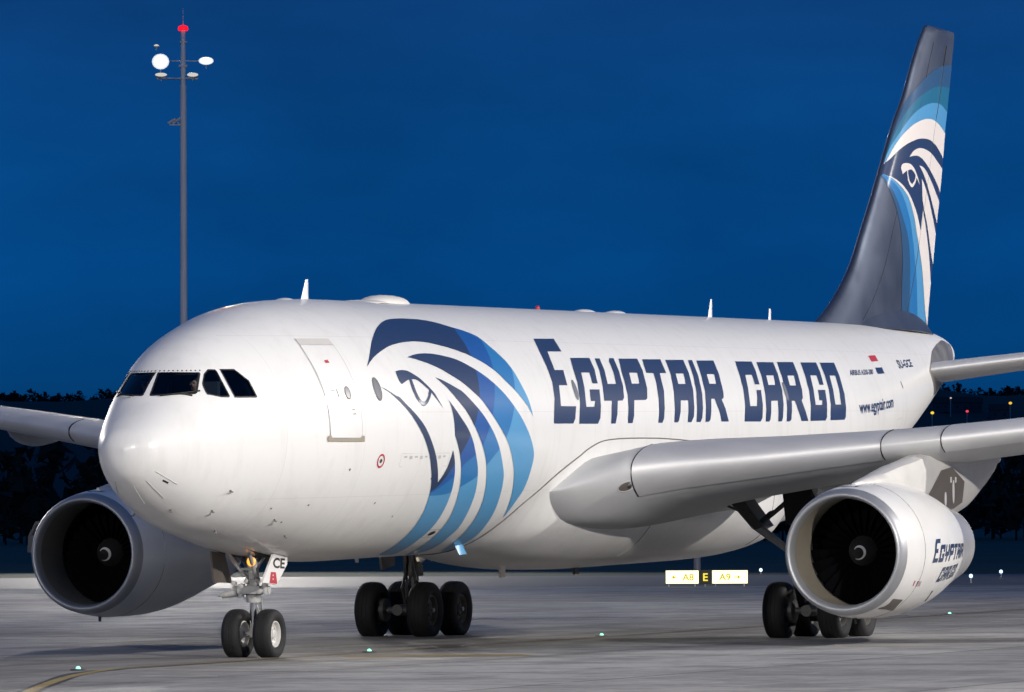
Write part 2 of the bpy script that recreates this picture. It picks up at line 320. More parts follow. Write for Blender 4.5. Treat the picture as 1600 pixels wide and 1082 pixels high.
LETTERS=[["E",[[18.152,43.95],[18.598,43.8],[19.047,43.65],[19.5,43.5],[19.361,47.75],[19.278,51.7],[18.808,51.81],[18.342,51.92],[18.219,55.53],[18.132,58.97],[18.076,62.27],[18.637,62.2],[18.539,66.15],[18.48,69.96],[17.935,70.01],[17.803,75.47],[17.719,79.99],[18.212,80.04],[18.707,80.08],[18.622,82.99],[18.557,85.86],[18.408,88.1],[17.986,88.07],[17.567,88.05],[17.15,88.02],[17.187,85.16],[17.243,82.28],[17.319,79.38],[17.414,76.44],[17.477,72.59],[17.576,68.64],[17.605,64.58],[17.678,60.36],[17.713,57.37],[17.774,54.27],[17.864,51.02],[17.988,47.6]],None],["G",[[19.553,55.42],[19.986,55.33],[20.421,55.24],[20.859,55.16],[20.788,58.4],[20.746,61.53],[20.627,65.27],[20.544,68.89],[20.191,68.92],[20.297,63.31],[19.743,63.38],[19.633,67.24],[19.56,70.98],[19.476,74.15],[19.416,77.26],[19.379,80.32],[19.914,80.32],[20.033,77.58],[19.751,77.59],[19.802,74.79],[19.872,71.96],[20.527,71.92],[20.428,75.87],[20.366,79.75],[20.288,82.61],[20.23,85.46],[20.038,88.28],[19.624,88.26],[19.213,88.24],[18.804,88.21],[18.849,84.94],[18.92,81.65],[19.017,78.32],[19.055,75.11],[19.119,71.84],[19.21,68.5],[19.253,65.16],[19.326,61.73],[19.426,58.63]],None],["Y",[[21.201,55.38],[21.525,55.32],[21.445,58.71],[21.397,61.98],[21.288,65.59],[21.213,69.09],[21.785,69.05],[21.855,66.06],[21.95,62.99],[21.992,59.97],[22.061,56.84],[22.217,55.06],[22.511,55.01],[22.42,58.78],[22.367,62.39],[22.267,66.41],[22.208,70.3],[22.054,75.82],[21.903,77.3],[21.569,77.41],[21.467,80.76],[21.391,84.07],[21.227,88.26],[20.94,88.24],[20.984,84.66],[21.058,81.06],[21.164,77.41],[20.653,77.42],[20.718,74.19],[20.809,70.9],[20.868,68.01],[20.948,65.06],[21.053,62.02],[21.111,58.77]],None],["P",[[22.844,55.21],[23.279,55.12],[23.717,55.04],[24.158,54.95],[24.093,58.28],[24.059,61.49],[23.959,64.8],[23.888,68.02],[23.843,71.16],[23.654,76.16],[23.528,76.98],[23.121,77.04],[22.716,77.09],[22.607,80.88],[22.533,84.62],[22.394,88.1],[22.067,88.14],[22.129,84.59],[22.221,81.02],[22.271,77.81],[22.346,74.55],[22.376,71.03],[22.438,67.42],[22.489,64.46],[22.565,61.41]],[[23.02,63.08],[23.585,63.01],[23.415,68.76],[22.881,68.81]]],["T",[[24.485,55.26],[24.922,55.18],[25.361,55.1],[25.804,55.01],[25.705,59.04],[25.651,62.88],[25.178,63.03],[25.082,66.37],[25.016,69.61],[24.976,72.78],[24.845,76.95],[24.757,81.04],[24.629,85.88],[24.493,88.08],[24.199,88.06],[24.334,82.66],[24.386,79.42],[24.464,76.14],[24.529,72.17],[24.635,68.1],[24.731,63.09],[24.228,62.97],[24.335,59.21]],None],["A",[[26.14,55.29],[26.576,55.21],[27.016,55.13],[27.458,55.04],[27.361,59.06],[27.309,62.9],[27.189,67.44],[27.123,71.81],[26.999,76.06],[26.92,80.23],[26.798,85.15],[26.589,87.91],[26.317,87.9],[26.441,82.69],[26.565,77.12],[26.021,77.13],[25.868,82.68],[25.689,87.14],[25.594,87.94],[25.343,87.92],[25.399,84.9],[25.477,81.86],[25.525,78.86],[25.597,75.83],[25.692,72.74],[25.75,69.74],[25.831,66.68],[25.939,63.53],[26.015,59.51]],[[26.325,63.12],[26.904,63.05],[26.728,68.67],[26.194,68.71]]],["I",[[27.806,55.13],[28.117,55.07],[27.995,59.52],[27.929,63.75],[27.832,67.08],[27.765,70.32],[27.725,73.49],[27.616,77.31],[27.544,81.06],[27.399,85.99],[27.261,87.82],[26.967,87.81],[27.021,84.85],[27.096,81.88],[27.15,78.85],[27.228,75.78],[27.33,72.66],[27.417,68.3],[27.557,63.79],[27.654,59.57]],None],["R",[[28.422,55.27],[29.067,55.14],[29.718,55.02],[29.616,58.91],[29.557,62.62],[29.458,66.03],[29.39,69.33],[29.352,72.55],[29.261,75.57],[29.139,76.35],[29.071,76.52],[29.222,81.07],[29.291,84.41],[29.387,87.72],[28.841,87.7],[28.748,82.73],[28.635,79.5],[28.549,76.23],[28.3,76.24],[28.2,79.5],[28.126,82.72],[28.007,86.84],[27.877,87.73],[27.63,87.72],[27.69,84.4],[27.777,81.06],[27.855,76.88],[27.977,72.62],[28.039,68.47],[28.148,64.18],[28.255,59.84]],[[28.619,63.11],[29.184,63.04],[29.021,68.39],[28.502,68.43]]],["C",[[31.373,55.22],[32.014,55.14],[32.662,55.07],[32.554,60.64],[32.432,64.61],[32.355,68.44],[31.995,68.47],[32.08,63.13],[31.559,63.19],[31.435,66.94],[31.349,70.58],[31.264,73.76],[31.205,76.88],[31.171,79.96],[31.688,79.96],[31.864,75.4],[31.968,71.56],[32.32,71.46],[32.225,75.45],[32.171,79.36],[32.076,82.69],[32.011,85.99],[31.845,87.84],[31.22,87.81],[30.6,87.78],[30.667,83.98],[30.77,80.15],[30.837,75.83],[30.954,71.42],[31.01,67.5],[31.11,63.46],[31.216,59.44]],None],["A",[[33.03,55.34],[33.699,55.29],[34.374,55.24],[34.268,58.8],[34.2,62.21],[34.108,65.44],[34.045,68.58],[34.01,71.65],[33.898,75.54],[33.826,79.36],[33.725,82.52],[33.649,85.66],[33.537,87.81],[33.25,87.91],[33.342,82.12],[33.43,77.16],[32.901,77.17],[32.809,80.25],[32.742,83.29],[32.634,86.79],[32.535,87.87],[32.252,87.86],[32.317,84.41],[32.412,80.94],[32.476,76.98],[32.582,72.96],[32.661,68.62],[32.793,64.14],[32.882,59.85]],[[33.199,63.31],[33.793,63.24],[33.6,68.68],[33.051,68.72]]],["R",[[34.686,55.04],[35.351,54.92],[36.023,54.8],[35.922,58.24],[35.857,61.55],[35.757,64.84],[35.688,68.03],[35.647,71.14],[35.522,75.7],[35.37,76.92],[35.448,79.95],[35.55,82.95],[35.695,87.71],[35.143,87.77],[34.942,82.14],[34.803,77.14],[34.555,77.14],[34.426,82.53],[34.313,86.86],[34.182,87.84],[33.935,87.94],[33.988,84.46],[34.073,80.94],[34.124,77.55],[34.207,74.11],[34.249,70.95],[34.319,67.71],[34.42,64.4],[34.52,59.84]],[[34.911,63.24],[35.462,63.18],[35.28,68.84],[34.768,68.88]]],["G",[[36.662,55.05],[37.348,55.0],[38.04,54.95],[37.894,61.06],[37.771,64.83],[37.69,68.47],[37.319,68.45],[37.411,63.0],[36.862,62.99],[36.733,66.94],[36.65,70.76],[36.541,75.14],[36.486,79.43],[37.071,79.53],[37.159,77.09],[36.904,77.05],[37.023,71.35],[37.663,71.4],[37.564,75.33],[37.509,79.19],[37.418,82.64],[37.36,86.07],[37.207,87.84],[36.537,87.77],[35.877,87.72],[35.941,83.95],[36.046,80.16],[36.107,76.11],[36.217,71.98],[36.284,67.52],[36.414,62.9],[36.513,59.07]],None],["O",[[38.351,55.03],[38.999,54.99],[39.659,54.98],[39.543,59.06],[39.48,62.97],[39.379,66.76],[39.321,70.45],[39.304,74.04],[39.22,77.84],[39.177,81.58],[39.053,86.49],[38.934,87.88],[38.287,87.8],[37.651,87.74],[37.72,83.72],[37.836,79.66],[37.897,75.52],[38.009,71.3],[38.059,67.18],[38.162,62.91],[38.231,59.06]],[[38.57,63.15],[39.097,63.17],[38.992,67.35],[38.939,71.4],[38.83,75.55],[38.772,79.62],[38.252,79.52],[38.294,75.47],[38.385,71.34],[38.452,67.31]]]]
COCKPIT_WINDOWS=[[[1.823,1.4],[1.826,4.1],[1.833,6.72],[1.844,9.26],[1.858,11.72],[1.875,14.1],[1.896,16.42],[1.919,18.66],[1.944,20.84],[1.973,22.95],[2.004,25.0],[2.038,26.97],[2.074,28.88],[2.113,30.72],[2.154,32.49],[2.198,34.18],[2.188,35.59],[2.135,36.84],[2.083,38.1],[2.033,39.38],[1.983,40.69],[1.934,42.03],[1.885,43.41],[1.838,44.85],[1.78,44.62],[1.732,43.02],[1.686,41.31],[1.644,39.51],[1.604,37.6],[1.566,35.6],[1.531,33.52],[1.499,31.36],[1.469,29.12],[1.441,26.8],[1.415,24.42],[1.392,21.96],[1.372,19.44],[1.353,16.85],[1.337,14.2],[1.323,11.48],[1.312,8.68],[1.303,5.82],[1.322,4.17],[1.374,3.89],[1.426,3.63],[1.479,3.38],[1.532,3.13],[1.586,2.86],[1.641,2.56],[1.699,2.23],[1.759,1.84]],[[2.416,37.66],[2.487,39.46],[2.563,41.1],[2.571,42.86],[2.559,44.81],[2.55,46.74],[2.543,48.65],[2.539,50.55],[2.537,52.42],[2.537,54.28],[2.539,56.13],[2.543,57.95],[2.549,59.76],[2.557,61.54],[2.53,62.28],[2.434,61.25],[2.341,60.07],[2.273,58.66],[2.208,57.15],[2.146,55.55],[2.085,53.84],[2.028,52.05],[2.022,50.08],[2.036,47.13],[2.054,44.18],[2.088,42.63],[2.143,41.2],[2.199,39.79],[2.257,38.4],[2.336,38.06]],[[2.678,42.73],[2.745,43.74],[2.813,44.68],[2.881,45.55],[2.951,46.37],[3.022,47.14],[3.047,48.62],[3.074,50.08],[3.102,51.49],[3.131,52.88],[3.162,54.24],[3.195,55.57],[3.228,56.87],[3.233,58.57],[3.239,60.25],[3.248,61.9],[3.259,63.54],[3.271,65.16],[3.285,66.77],[3.249,67.33],[3.177,66.98],[3.106,66.61],[3.035,66.21],[2.964,65.8],[2.893,65.36],[2.823,64.88],[2.752,64.38],[2.681,63.83],[2.671,62.17],[2.662,60.5],[2.654,58.81],[2.649,57.1],[2.645,55.37],[2.644,53.62],[2.644,51.85],[2.647,50.06],[2.651,48.26],[2.658,46.44],[2.667,44.59]]]
TEXT_QUADS={"www":[[40.479,83.72],[44.599,87.51],[44.713,81.76],[40.5,78.4]],"airbus":[[40.534,63.25],[43.151,63.79],[43.364,60.46],[40.71,59.72]],"su":[[46.634,62.86],[48.131,65.49],[48.15,57.69],[46.75,55.77]],"red":[[43.789,51.02],[44.639,50.99],[44.551,55.46],[43.738,55.4]],"blue":[[43.741,59.71],[44.546,60.03],[44.521,64.23],[43.68,64.03]]}
FIN_ART={"white1":[[51.29,13.0],[51.98,13.52],[52.74,13.93],[53.57,14.23],[54.43,14.42],[55.18,14.51],[56.0,14.5],[56.79,14.38],[57.61,14.2],[57.33,13.45],[56.87,13.6],[56.19,13.79],[55.43,13.9],[54.63,13.9],[53.89,13.83],[52.97,13.65],[52.17,13.4],[51.55,13.12],[51.2,12.97]],"white2":[[53.09,13.28],[53.51,13.47],[54.11,13.59],[54.77,13.6],[55.6,13.52],[56.38,13.34],[57.22,13.15],[56.98,12.43],[56.31,12.73],[55.51,13.01],[54.77,13.23],[54.1,13.35],[53.59,13.34]],"white3":[[54.12,13.09],[54.66,13.05],[55.27,12.86],[56.06,12.52],[56.91,12.14],[56.63,11.49],[56.08,11.89],[55.43,12.35],[54.79,12.78]],"white4":[[54.42,12.72],[54.8,12.53],[55.46,12.07],[56.53,11.16],[56.19,10.27],[55.81,10.63],[55.31,11.28],[55.0,11.61],[54.56,12.08]],"white5":[[51.2,12.64],[51.69,12.58],[52.3,12.44],[52.84,12.26],[53.34,12.01],[53.91,11.64],[54.34,11.22],[54.6,11.82],[55.07,11.26],[55.53,10.55],[55.98,9.64],[55.57,8.39],[55.16,8.99],[54.78,9.85],[54.3,10.59],[53.81,11.2],[53.46,11.64],[52.93,12.08],[52.29,12.34],[51.68,12.53]],"blue1":[[51.2,12.64],[51.68,12.53],[52.29,12.34],[52.93,12.08],[53.46,11.64],[53.81,11.2],[54.3,10.59],[54.78,9.85],[55.16,8.99],[55.5,8.39],[54.28,8.39],[53.99,9.76],[53.66,10.47],[53.34,11.07],[53.12,11.43],[52.62,11.92],[52.03,12.3],[51.35,12.56],[50.97,12.68]],"blue2":[[50.97,12.68],[51.35,12.56],[52.03,12.3],[52.62,11.92],[53.12,11.43],[53.34,11.07],[53.66,10.47],[53.99,9.76],[54.28,8.39],[53.06,8.45],[53.16,9.15],[53.12,10.3],[52.86,10.97],[52.31,11.5],[51.81,11.99],[51.29,12.37],[50.94,12.65]],"blue3":[[50.94,12.65],[51.29,12.37],[51.81,11.99],[52.31,11.5],[52.86,10.97],[53.12,10.3],[53.16,9.15],[53.06,8.45],[52.29,8.42],[52.2,8.97],[52.24,10.27],[52.17,10.9],[51.93,11.39],[51.55,11.9],[51.15,12.34],[50.91,12.62]],"up1":[[51.26,12.99],[51.84,13.53],[52.96,14.21],[53.8,14.59],[54.75,14.86],[55.84,15.02],[56.85,15.02],[57.82,14.86],[57.61,14.2],[56.79,14.38],[56.0,14.5],[55.18,14.51],[54.43,14.42],[53.57,14.23],[52.74,13.93],[51.98,13.52],[51.29,13.0],[51.25,12.98]],"up2":[[51.23,13.0],[51.89,13.64],[52.85,14.4],[53.54,14.77],[54.32,15.09],[55.39,15.37],[56.54,15.55],[58.1,15.62],[57.82,14.86],[56.85,15.02],[55.84,15.02],[54.75,14.86],[53.8,14.59],[52.96,14.21],[51.84,13.53],[51.26,12.99]],"up3":[[51.25,13.01],[51.97,13.76],[52.93,14.63],[53.62,15.1],[54.65,15.58],[55.83,15.97],[57.0,16.19],[58.31,16.29],[58.1,15.62],[56.54,15.55],[55.39,15.37],[54.32,15.09],[53.54,14.77],[52.85,14.4],[51.89,13.64],[51.23,13.0]],"eye":[[52.27,12.91],[52.39,13.02],[52.73,13.08],[53.18,13.07],[53.57,12.96],[53.89,12.76],[54.17,12.53],[53.78,12.72],[53.67,12.58],[53.35,12.42],[53.1,12.44],[52.86,12.59],[52.8,12.87],[52.38,12.74]],"eyeh":[[52.88,12.87],[53.17,12.92],[53.47,12.87],[53.69,12.77],[53.58,12.63],[53.3,12.5],[53.05,12.57],[52.92,12.73]]}
DOOR_OUTLINE=[[5.307,44.48],[5.481,45.29],[5.662,46.02],[5.853,46.67],[6.056,47.21],[6.267,47.7],[6.46,48.14],[6.457,51.28],[6.456,54.31],[6.457,57.25],[6.457,62.27],[6.46,67.1],[6.465,71.74],[6.475,76.27],[6.478,81.75],[6.48,86.96],[6.478,92.01],[6.404,93.29],[6.179,93.19],[5.96,93.09],[5.75,92.98],[5.55,92.86],[5.356,92.73],[5.295,91.3],[5.291,88.41],[5.289,85.58],[5.285,80.14],[5.278,74.86],[5.268,69.74],[5.26,64.76],[5.256,59.75],[5.256,54.68],[5.273,48.34]]
DOOR_HEADER=[[5.334,40.54],[5.504,41.42],[5.682,42.22],[5.869,42.92],[6.069,43.5],[6.277,44.03],[6.47,44.52],[6.47,48.14],[6.267,47.7],[6.056,47.21],[5.853,46.67],[5.662,46.02],[5.481,45.29],[5.307,44.48]]
DOOR_SILL=[[5.208,91.54],[5.302,91.3],[5.357,92.92],[5.55,93.05],[5.751,93.16],[5.961,93.27],[6.18,93.37],[6.405,93.47],[6.478,92.01],[6.558,92.35],[6.571,94.91],[6.359,94.83],[6.152,94.75],[5.949,94.67],[5.755,94.59],[5.569,94.5],[5.39,94.4],[5.215,94.3]]
RIVETS=[[1.862,2.19],[1.873,6.47],[1.893,10.54],[1.922,14.4],[1.958,18.08],[2.002,21.57],[2.054,24.88],[2.112,28.0],[2.177,30.94],[2.249,33.68]]
WIPER=[[1.31,15.99],[1.383,23.63],[1.525,33.39],[1.682,40.2],[1.888,45.89]]

# ================================================================== the setting
def sheet(name, pts, m, z):
    b = MB(); b.add([(p[0], p[1], z) for p in pts], [tuple(range(len(pts)))])
    o = b.build(name, m, recalc=False); o['kind'] = 'structure'
    if o.data.polygons[0].normal.z < 0: o.data.flip_normals()
    return o
def concrete_mat():
    m = bpy.data.materials.new('taxiway_concrete'); m.use_nodes = True; nt = m.node_tree; L = nt.links; b = nt.nodes['Principled BSDF']
    t = nt.nodes.new('ShaderNodeTexCoord')
    def noise(scale, detail, sx, sy, rough=0.6, rotz=0.0):
        mpn = nt.nodes.new('ShaderNodeMapping'); mpn.inputs['Scale'].default_value = (sx, sy, 1); mpn.inputs['Rotation'].default_value = (0, 0, rotz); L.new(t.outputs['Object'], mpn.inputs[0])
        n = nt.nodes.new('ShaderNodeTexNoise'); n.inputs['Scale'].default_value = scale; n.inputs['Detail'].default_value = detail; n.inputs['Roughness'].default_value = rough
        L.new(mpn.outputs[0], n.inputs['Vector']); return n.outputs['Fac']
    def M(op, a, bb=None, cl=False):
        n = nt.nodes.new('ShaderNodeMath'); n.operation = op; n.use_clamp = cl
        for i, v in ((0, a), (1, bb)):
            if v is None: continue
            if isinstance(v, (int, float)): n.inputs[i].default_value = v
            else: L.new(v, n.inputs[i])
        return n.outputs[0]
    def MR(v, a, bb, c, dd):
        n = nt.nodes.new('ShaderNodeMapRange'); n.inputs['From Min'].default_value = a; n.inputs['From Max'].default_value = bb; n.inputs['To Min'].default_value = c; n.inputs['To Max'].default_value = dd
        n.interpolation_type = 'SMOOTHSTEP'; L.new(v, n.inputs['Value']); return n.outputs[0]
    def MIX(f, a, bb):
        n = nt.nodes.new('ShaderNodeMix'); n.data_type = 'RGBA'; L.new(f, n.inputs[0])
        for i, v in ((6, a), (7, bb)):
            if isinstance(v, tuple): n.inputs[i].default_value = (*v, 1)
            else: L.new(v, n.inputs[i])
        return n.outputs[2]
    s = nt.nodes.new('ShaderNodeSeparateXYZ'); L.new(t.outputs['Object'], s.inputs[0])
    big = noise(0.05, 5, 1, 1); mid = noise(0.32, 6, 1, 1, 0.7); fine = noise(6, 5, 1, 1, 0.7); strk = noise(0.6, 5, 0.12, 1.3, 0.65, 0.05); strk2 = noise(0.35, 6, 0.05, 1.0, 0.7, -0.35)
    col = MIX(MR(big, 0.38, 0.62, 0, 1), (0.27, 0.265, 0.26), (0.39, 0.38, 0.365))
    col = MIX(MR(mid, 0.42, 0.66, 0, 0.7), col, (0.14, 0.145, 0.155))
    col = MIX(MR(strk2, 0.5, 0.68, 0, 0.7), col, (0.44, 0.43, 0.42))
    # rubber and oil along the taxi line
    wob = M('MULTIPLY', M('SUBTRACT', noise(0.12, 3, 1, 1), 0.5), 3.0)
    dist = M('ABSOLUTE', M('ADD', M('SUBTRACT', s.outputs['Y'], M('MULTIPLY', s.outputs['X'], 0.02)), wob))
    lane = M('MULTIPLY', MR(dist, 1.2, 5.5, 1, 0), MR(strk, 0.3, 0.6, 0.35, 1.0))
    col = MIX(M('MULTIPLY', lane, 0.72), col, (0.10, 0.088, 0.07))
    gd = M('ABSOLUTE', M('SUBTRACT', M('ABSOLUTE', s.outputs['Y']), 5.4))
    lane2 = M('MULTIPLY', MR(gd, 0.4, 1.6, 1, 0), MR(strk, 0.35, 0.6, 0.2, 0.9))
    col = MIX(M('MULTIPLY', lane2, 0.5), col, (0.09, 0.085, 0.08))
    # sawn slab joints
    jx = M('LESS_THAN', M('ABSOLUTE', M('SUBTRACT', M('FRACT', M('MULTIPLY', s.outputs['X'], 1/7.5)), 0.5)), 0.010)
    jy = M('LESS_THAN', M('ABSOLUTE', M('SUBTRACT', M('FRACT', M('ADD', M('MULTIPLY', s.outputs['Y'], 1/7.5), 0.25)), 0.5)), 0.007)
    fl = nt.nodes.new('ShaderNodeCombineXYZ'); L.new(M('FLOOR', M('ADD', M('MULTIPLY', s.outputs['X'], 1/7.5), 0.5)), fl.inputs[0]); L.new(M('FLOOR', M('ADD', M('MULTIPLY', s.outputs['Y'], 1/7.5), 0.75)), fl.inputs[1])
    wnz = nt.nodes.new('ShaderNodeTexWhiteNoise'); wnz.noise_dimensions = '2D'; L.new(fl.outputs[0], wnz.inputs['Vector'])
    sv = nt.nodes.new('ShaderNodeVectorMath'); sv.operation = 'SCALE'; L.new(col, sv.inputs[0]); L.new(MR(wnz.outputs['Value'], 0, 1, 0.84, 1.16), sv.inputs['Scale']); col = sv.outputs[0]
    col = MIX(M('MULTIPLY', M('MAXIMUM', jx, jy), 0.75), col, (0.06, 0.06, 0.06))
    col = MIX(MR(fine, 0.45, 0.8, 0, 0.35), col, (0.15, 0.15, 0.15))
    grain = noise(1.7, 6, 1, 1, 0.75); col = MIX(MR(grain, 0.47, 0.70, 0, 0.45), col, (0.13, 0.125, 0.12)); pale = noise(0.9, 5, 0.5, 1.2, 0.7, 0.9); col = MIX(MR(pale, 0.55, 0.72, 0, 0.4), col, (0.50, 0.485, 0.46))
    L.new(col, b.inputs['Base Color'])
    L.new(MR(mid, 0.3, 0.7, 0.6, 0.85), b.inputs['Roughness']); b.inputs['Specular IOR Level'].default_value = 0.25
    bp = nt.nodes.new('ShaderNodeBump'); bp.inputs['Strength'].default_value = 0.35; bp.inputs['Distance'].default_value = 0.01; L.new(fine, bp.inputs['Height']); L.new(bp.outputs[0], b.inputs['Normal'])
    return m
M_['concrete'] = concrete_mat()
M_['shoulder'] = mat('asphalt_shoulder', (0.085, 0.09, 0.10), 0.6, var=0.35, vscale=0.25, stretch=(0.3, 1, 1))
M_['grass'] = mat('airfield_grass', (0.050, 0.080, 0.045), 0.9, var=0.5, vscale=0.06, bump=0.6, bscale=3)
M_['yellow'] = mat('taxiway_yellow_paint', (0.34, 0.25, 0.07), 0.6, var=0.6, vscale=1.2)
M_['glintwhite'] = mat('reflection_white', (0.62, 0.60, 0.52), 0.6, var=0.4, vscale=1.5)  # pale tone drawn for lights reflected off puddles on the slabs
M_['linedark'] = mat('black_line_edging', (0.035, 0.033, 0.03), 0.6)

g = sheet('ground', [gp(-4000, -6000), gp(9000, -6000), gp(9000, 6000), gp(-4000, 6000)], M_['grass'], -0.012)
sheet('shoulder', [gp(-400, -700), gp(303, -700), gp(303, 700), gp(-400, 700)], M_['shoulder'], -0.006)
sheet('taxiway', [gp(-380, -690), gp(251, -690), gp(251, 690), gp(-380, 690)], M_['concrete'], 0.0)
def strip(name, pts, width, m, z=0.004):
    P = smooth_loop(pts, closed=False, corner=80, sub=6); b = MB(); L_ = []; R_ = []
    for i, p in enumerate(P):
        a = Vector(P[max(i-1, 0)]); c = Vector(P[min(i+1, len(P)-1)]); t = (c-a).normalized(); n = Vector((-t.y, t.x))
        L_.append((p[0]+n.x*width/2, p[1]+n.y*width/2, z)); R_.append((p[0]-n.x*width/2, p[1]-n.y*width/2, z))
    k = len(P); b.add(L_+R_, [(i, i+1, k+i+1, k+i) for i in range(k-1)])
    o = b.build(name, m, recalc=False); o['kind'] = 'structure'
    if o.data.polygons[0].normal.z < 0: o.data.flip_normals()
    return o
strip('taxi_line_edging', [(-60, -24), (-30, -11.6), (-11.4, -4.0), (-4, -1.5), (4, -1.0), (30, 0.1), (90, 2.2), (135, 3.8)], 0.42, M_['linedark'], 0.004)
M_['wornyellow'] = mat('worn_yellow_paint', (0.22, 0.165, 0.06), 0.7, var=0.6, vscale=0.8)
strip('taxi_line', [(-60, -24), (-30, -11.6), (-11.4, -4.0), (-4, -1.5), (-2, -1.3)], 0.22, M_['yellow'], 0.008)
strip('taxi_line', [(-2, -1.3), (4, -1.0), (30, 0.1), (90, 2.2), (135, 3.8)], 0.16, M_['wornyellow'], 0.008)
strip('stop_bar_marking', [(7.7, -1.6), (8.6, -3.2), (9.8, -5.0)], 2.0, M_['wornyellow'], 0.004)
strip('reflection_streak', [(-7.5, -3.9), (-7.1, -5.3)], 0.22, M_['glintwhite'])  # painted pale dash for a streak of reflected light
for p, q in (((35, 21), (36.5, 18.5)), ((43, 24), (45, 19)), ((40, 15.5), (41, 13.0)), ((52, 14), (54, 8.6)), ((27, 27), (28.4, 24)), ((60, 2), (61, -1.5))):
    strip('reflection_streak', [p, q], 0.35, M_['glintwhite'])  # painted strips stand in for puddle reflections of other lights

# far-off rising ground beyond the field
M_['hill'] = mat('far_hillside', (0.022, 0.034, 0.030), 0.95, var=0.4, vscale=0.01)
HD = [2050, 2300, 2600, 2900, 3300, 4200]; HK = [-.008, .42, .86, .98, 1.03, .6]
def hill_top(a): return 69+9*math.sin(a*0.006+1)+6*math.sin(a*0.017)+3*math.sin(a*0.041+2)
def hill_z(D, a):
    for i in range(5):
        if HD[i] <= D <= HD[i+1]: return hill_top(a)*(HK[i]+(HK[i+1]-HK[i])*(D-HD[i])/(HD[i+1]-HD[i]))
    return 0.0
b = MB(); NX_ = 120; rows = []
for i in range(NX_+1):
    a = -1500+3000*i/NX_
    rows.append([gp(D, a, hill_top(a)*k) for D, k in zip(HD, HK)])
b.rings(rows, False, False, closed=False); hl = b.build('hills', M_['hill'], smooth=60); hl['kind'] = 'structure'
def wood(name, label, count, spread, depth, hmin, hmax, m, zf=None, leaf=0.9, seed=1, conifers=0.35, spreadk=0.36):
    rnd = random.Random(seed); b = MB()
    for i in range(count):
        rx = rnd.uniform(*spread); dp = rnd.uniform(*depth); base = gp(dp, rx, zf(dp, rx) if zf else 0.0); h = rnd.uniform(hmin, hmax)*(0.75+0.5*rnd.random()); con = rnd.random() < conifers
        wd = h*(0.17 if con else spreadk)
        b.tube(base, base+Vector((0, 0, h*0.7)), 0.18, 0.06, n=5)
        for k in range(110):
            t = rnd.random()**0.8; z = h*(0.12+0.88*t)
            rad = wd*((1-t) if con else math.sin(min(1, 0.15+t*0.95)*math.pi)**0.6)*math.sqrt(rnd.random()); an = rnd.uniform(0, 6.283)
            c = base+Vector((rad*math.cos(an), rad*math.sin(an), z)); s_ = leaf*rnd.uniform(0.5, 1.2)*h/12
            q = [c+Vector((rnd.uniform(-1, 1), rnd.uniform(-1, 1), rnd.uniform(-1, 1)))*s_ for _ in range(3)]
            b.add(q, [(0, 1, 2)])
    o = b.build(name, m, recalc=False); o['kind'] = 'stuff'; o['label'] = label; o['category'] = 'trees'
    return o
M_['leafdark'] = mat('night_foliage', (0.014, 0.020, 0.013), 0.95)
def hz(dp, rx): return 45*max(0, min(1, (dp-2250)/1000))
wood('woods', 'dark belt of trees beyond the grass, seen below the wings', 330, (-150, 150), (800, 1000), 9, 14, M_['leafdark'], leaf=1.5, seed=3)
wood('hillside_woods', 'far wooded skyline on the hills behind the tail and nose', 800, (-330, 330), (2850, 3350), 3.5, 6.5, M_['leafdark'], zf=lambda dp, rx: hill_z(dp, rx)-1, leaf=2.2, seed=5, conifers=0.04, spreadk=0.8)

# ================================================================== the aircraft
PLANE = thing('cargo_airplane', 'white twin-engine cargo jet airliner with blue falcon emblem and dark tail, taxiing', 'airplane')
A0, B0, RF = 4.65206, 0.017676, 2.83
NX = [0.2, .32, .6, 1.1, 1.8, 2.6, 3.5, 4.6, 6.0, 7.7, 9.7]
NZT = [-0.357, -0.005, 0.231, 0.567, 1.186, 1.737, 2.083, 2.352, 2.63, 2.776, 2.83]
NZB = [-0.357, -0.839, -1.117, -1.427, -1.737, -2.007, -2.18, -2.368, -2.584, -2.76, -2.83]
NW = [0.0, 0.474, 0.716, 0.978, 1.23, 1.468, 1.78, 2.148, 2.494, 2.709, 2.83]
NZM = [-0.357, -0.343, -0.321, -0.286, -0.236, -0.179, -0.129, -0.079, -0.036, -0.007, 0.0]
TX = [36, 40, 44, 48, 52, 55, 56.5, 57.25, 57.5]
TZT = [2.83, 2.83, 2.825, 2.82, 2.79, 2.7, 2.56, 2.36, 2.05]
TZB = [-2.83, -2.62, -2.0, -1.1, -.02, .92, 1.46, 1.7, 1.95]
TW = [2.83, 2.74, 2.42, 1.96, 1.32, .8, .5, .32, .05]
TZM = [0, .05, .25, .65, 1.2, 1.68, 1.93, 2.0, 2.0]
def pch(xk, yk, x):
    n = len(xk); h = [xk[i+1]-xk[i] for i in range(n-1)]; dd = [(yk[i+1]-yk[i])/h[i] for i in range(n-1)]; m = [0]*n
    for i in range(1, n-1):
        if dd[i-1]*dd[i] > 0:
            a = 2*h[i]+h[i-1]; b_ = h[i]+2*h[i-1]; m[i] = (a+b_)/(a/dd[i-1]+b_/dd[i])
    m[0] = dd[0]; i = 0
    while i < n-2 and x > xk[i+1]: i += 1
    t = (x-xk[i])/h[i]
    return yk[i]*(1+2*t)*(1-t)**2+m[i]*h[i]*t*(1-t)**2+yk[i+1]*t*t*(3-2*t)+m[i+1]*h[i]*t*t*(t-1)
SK = [(k-.2)**.5 if k > .2 else 0 for k in NX]
_sc = {}
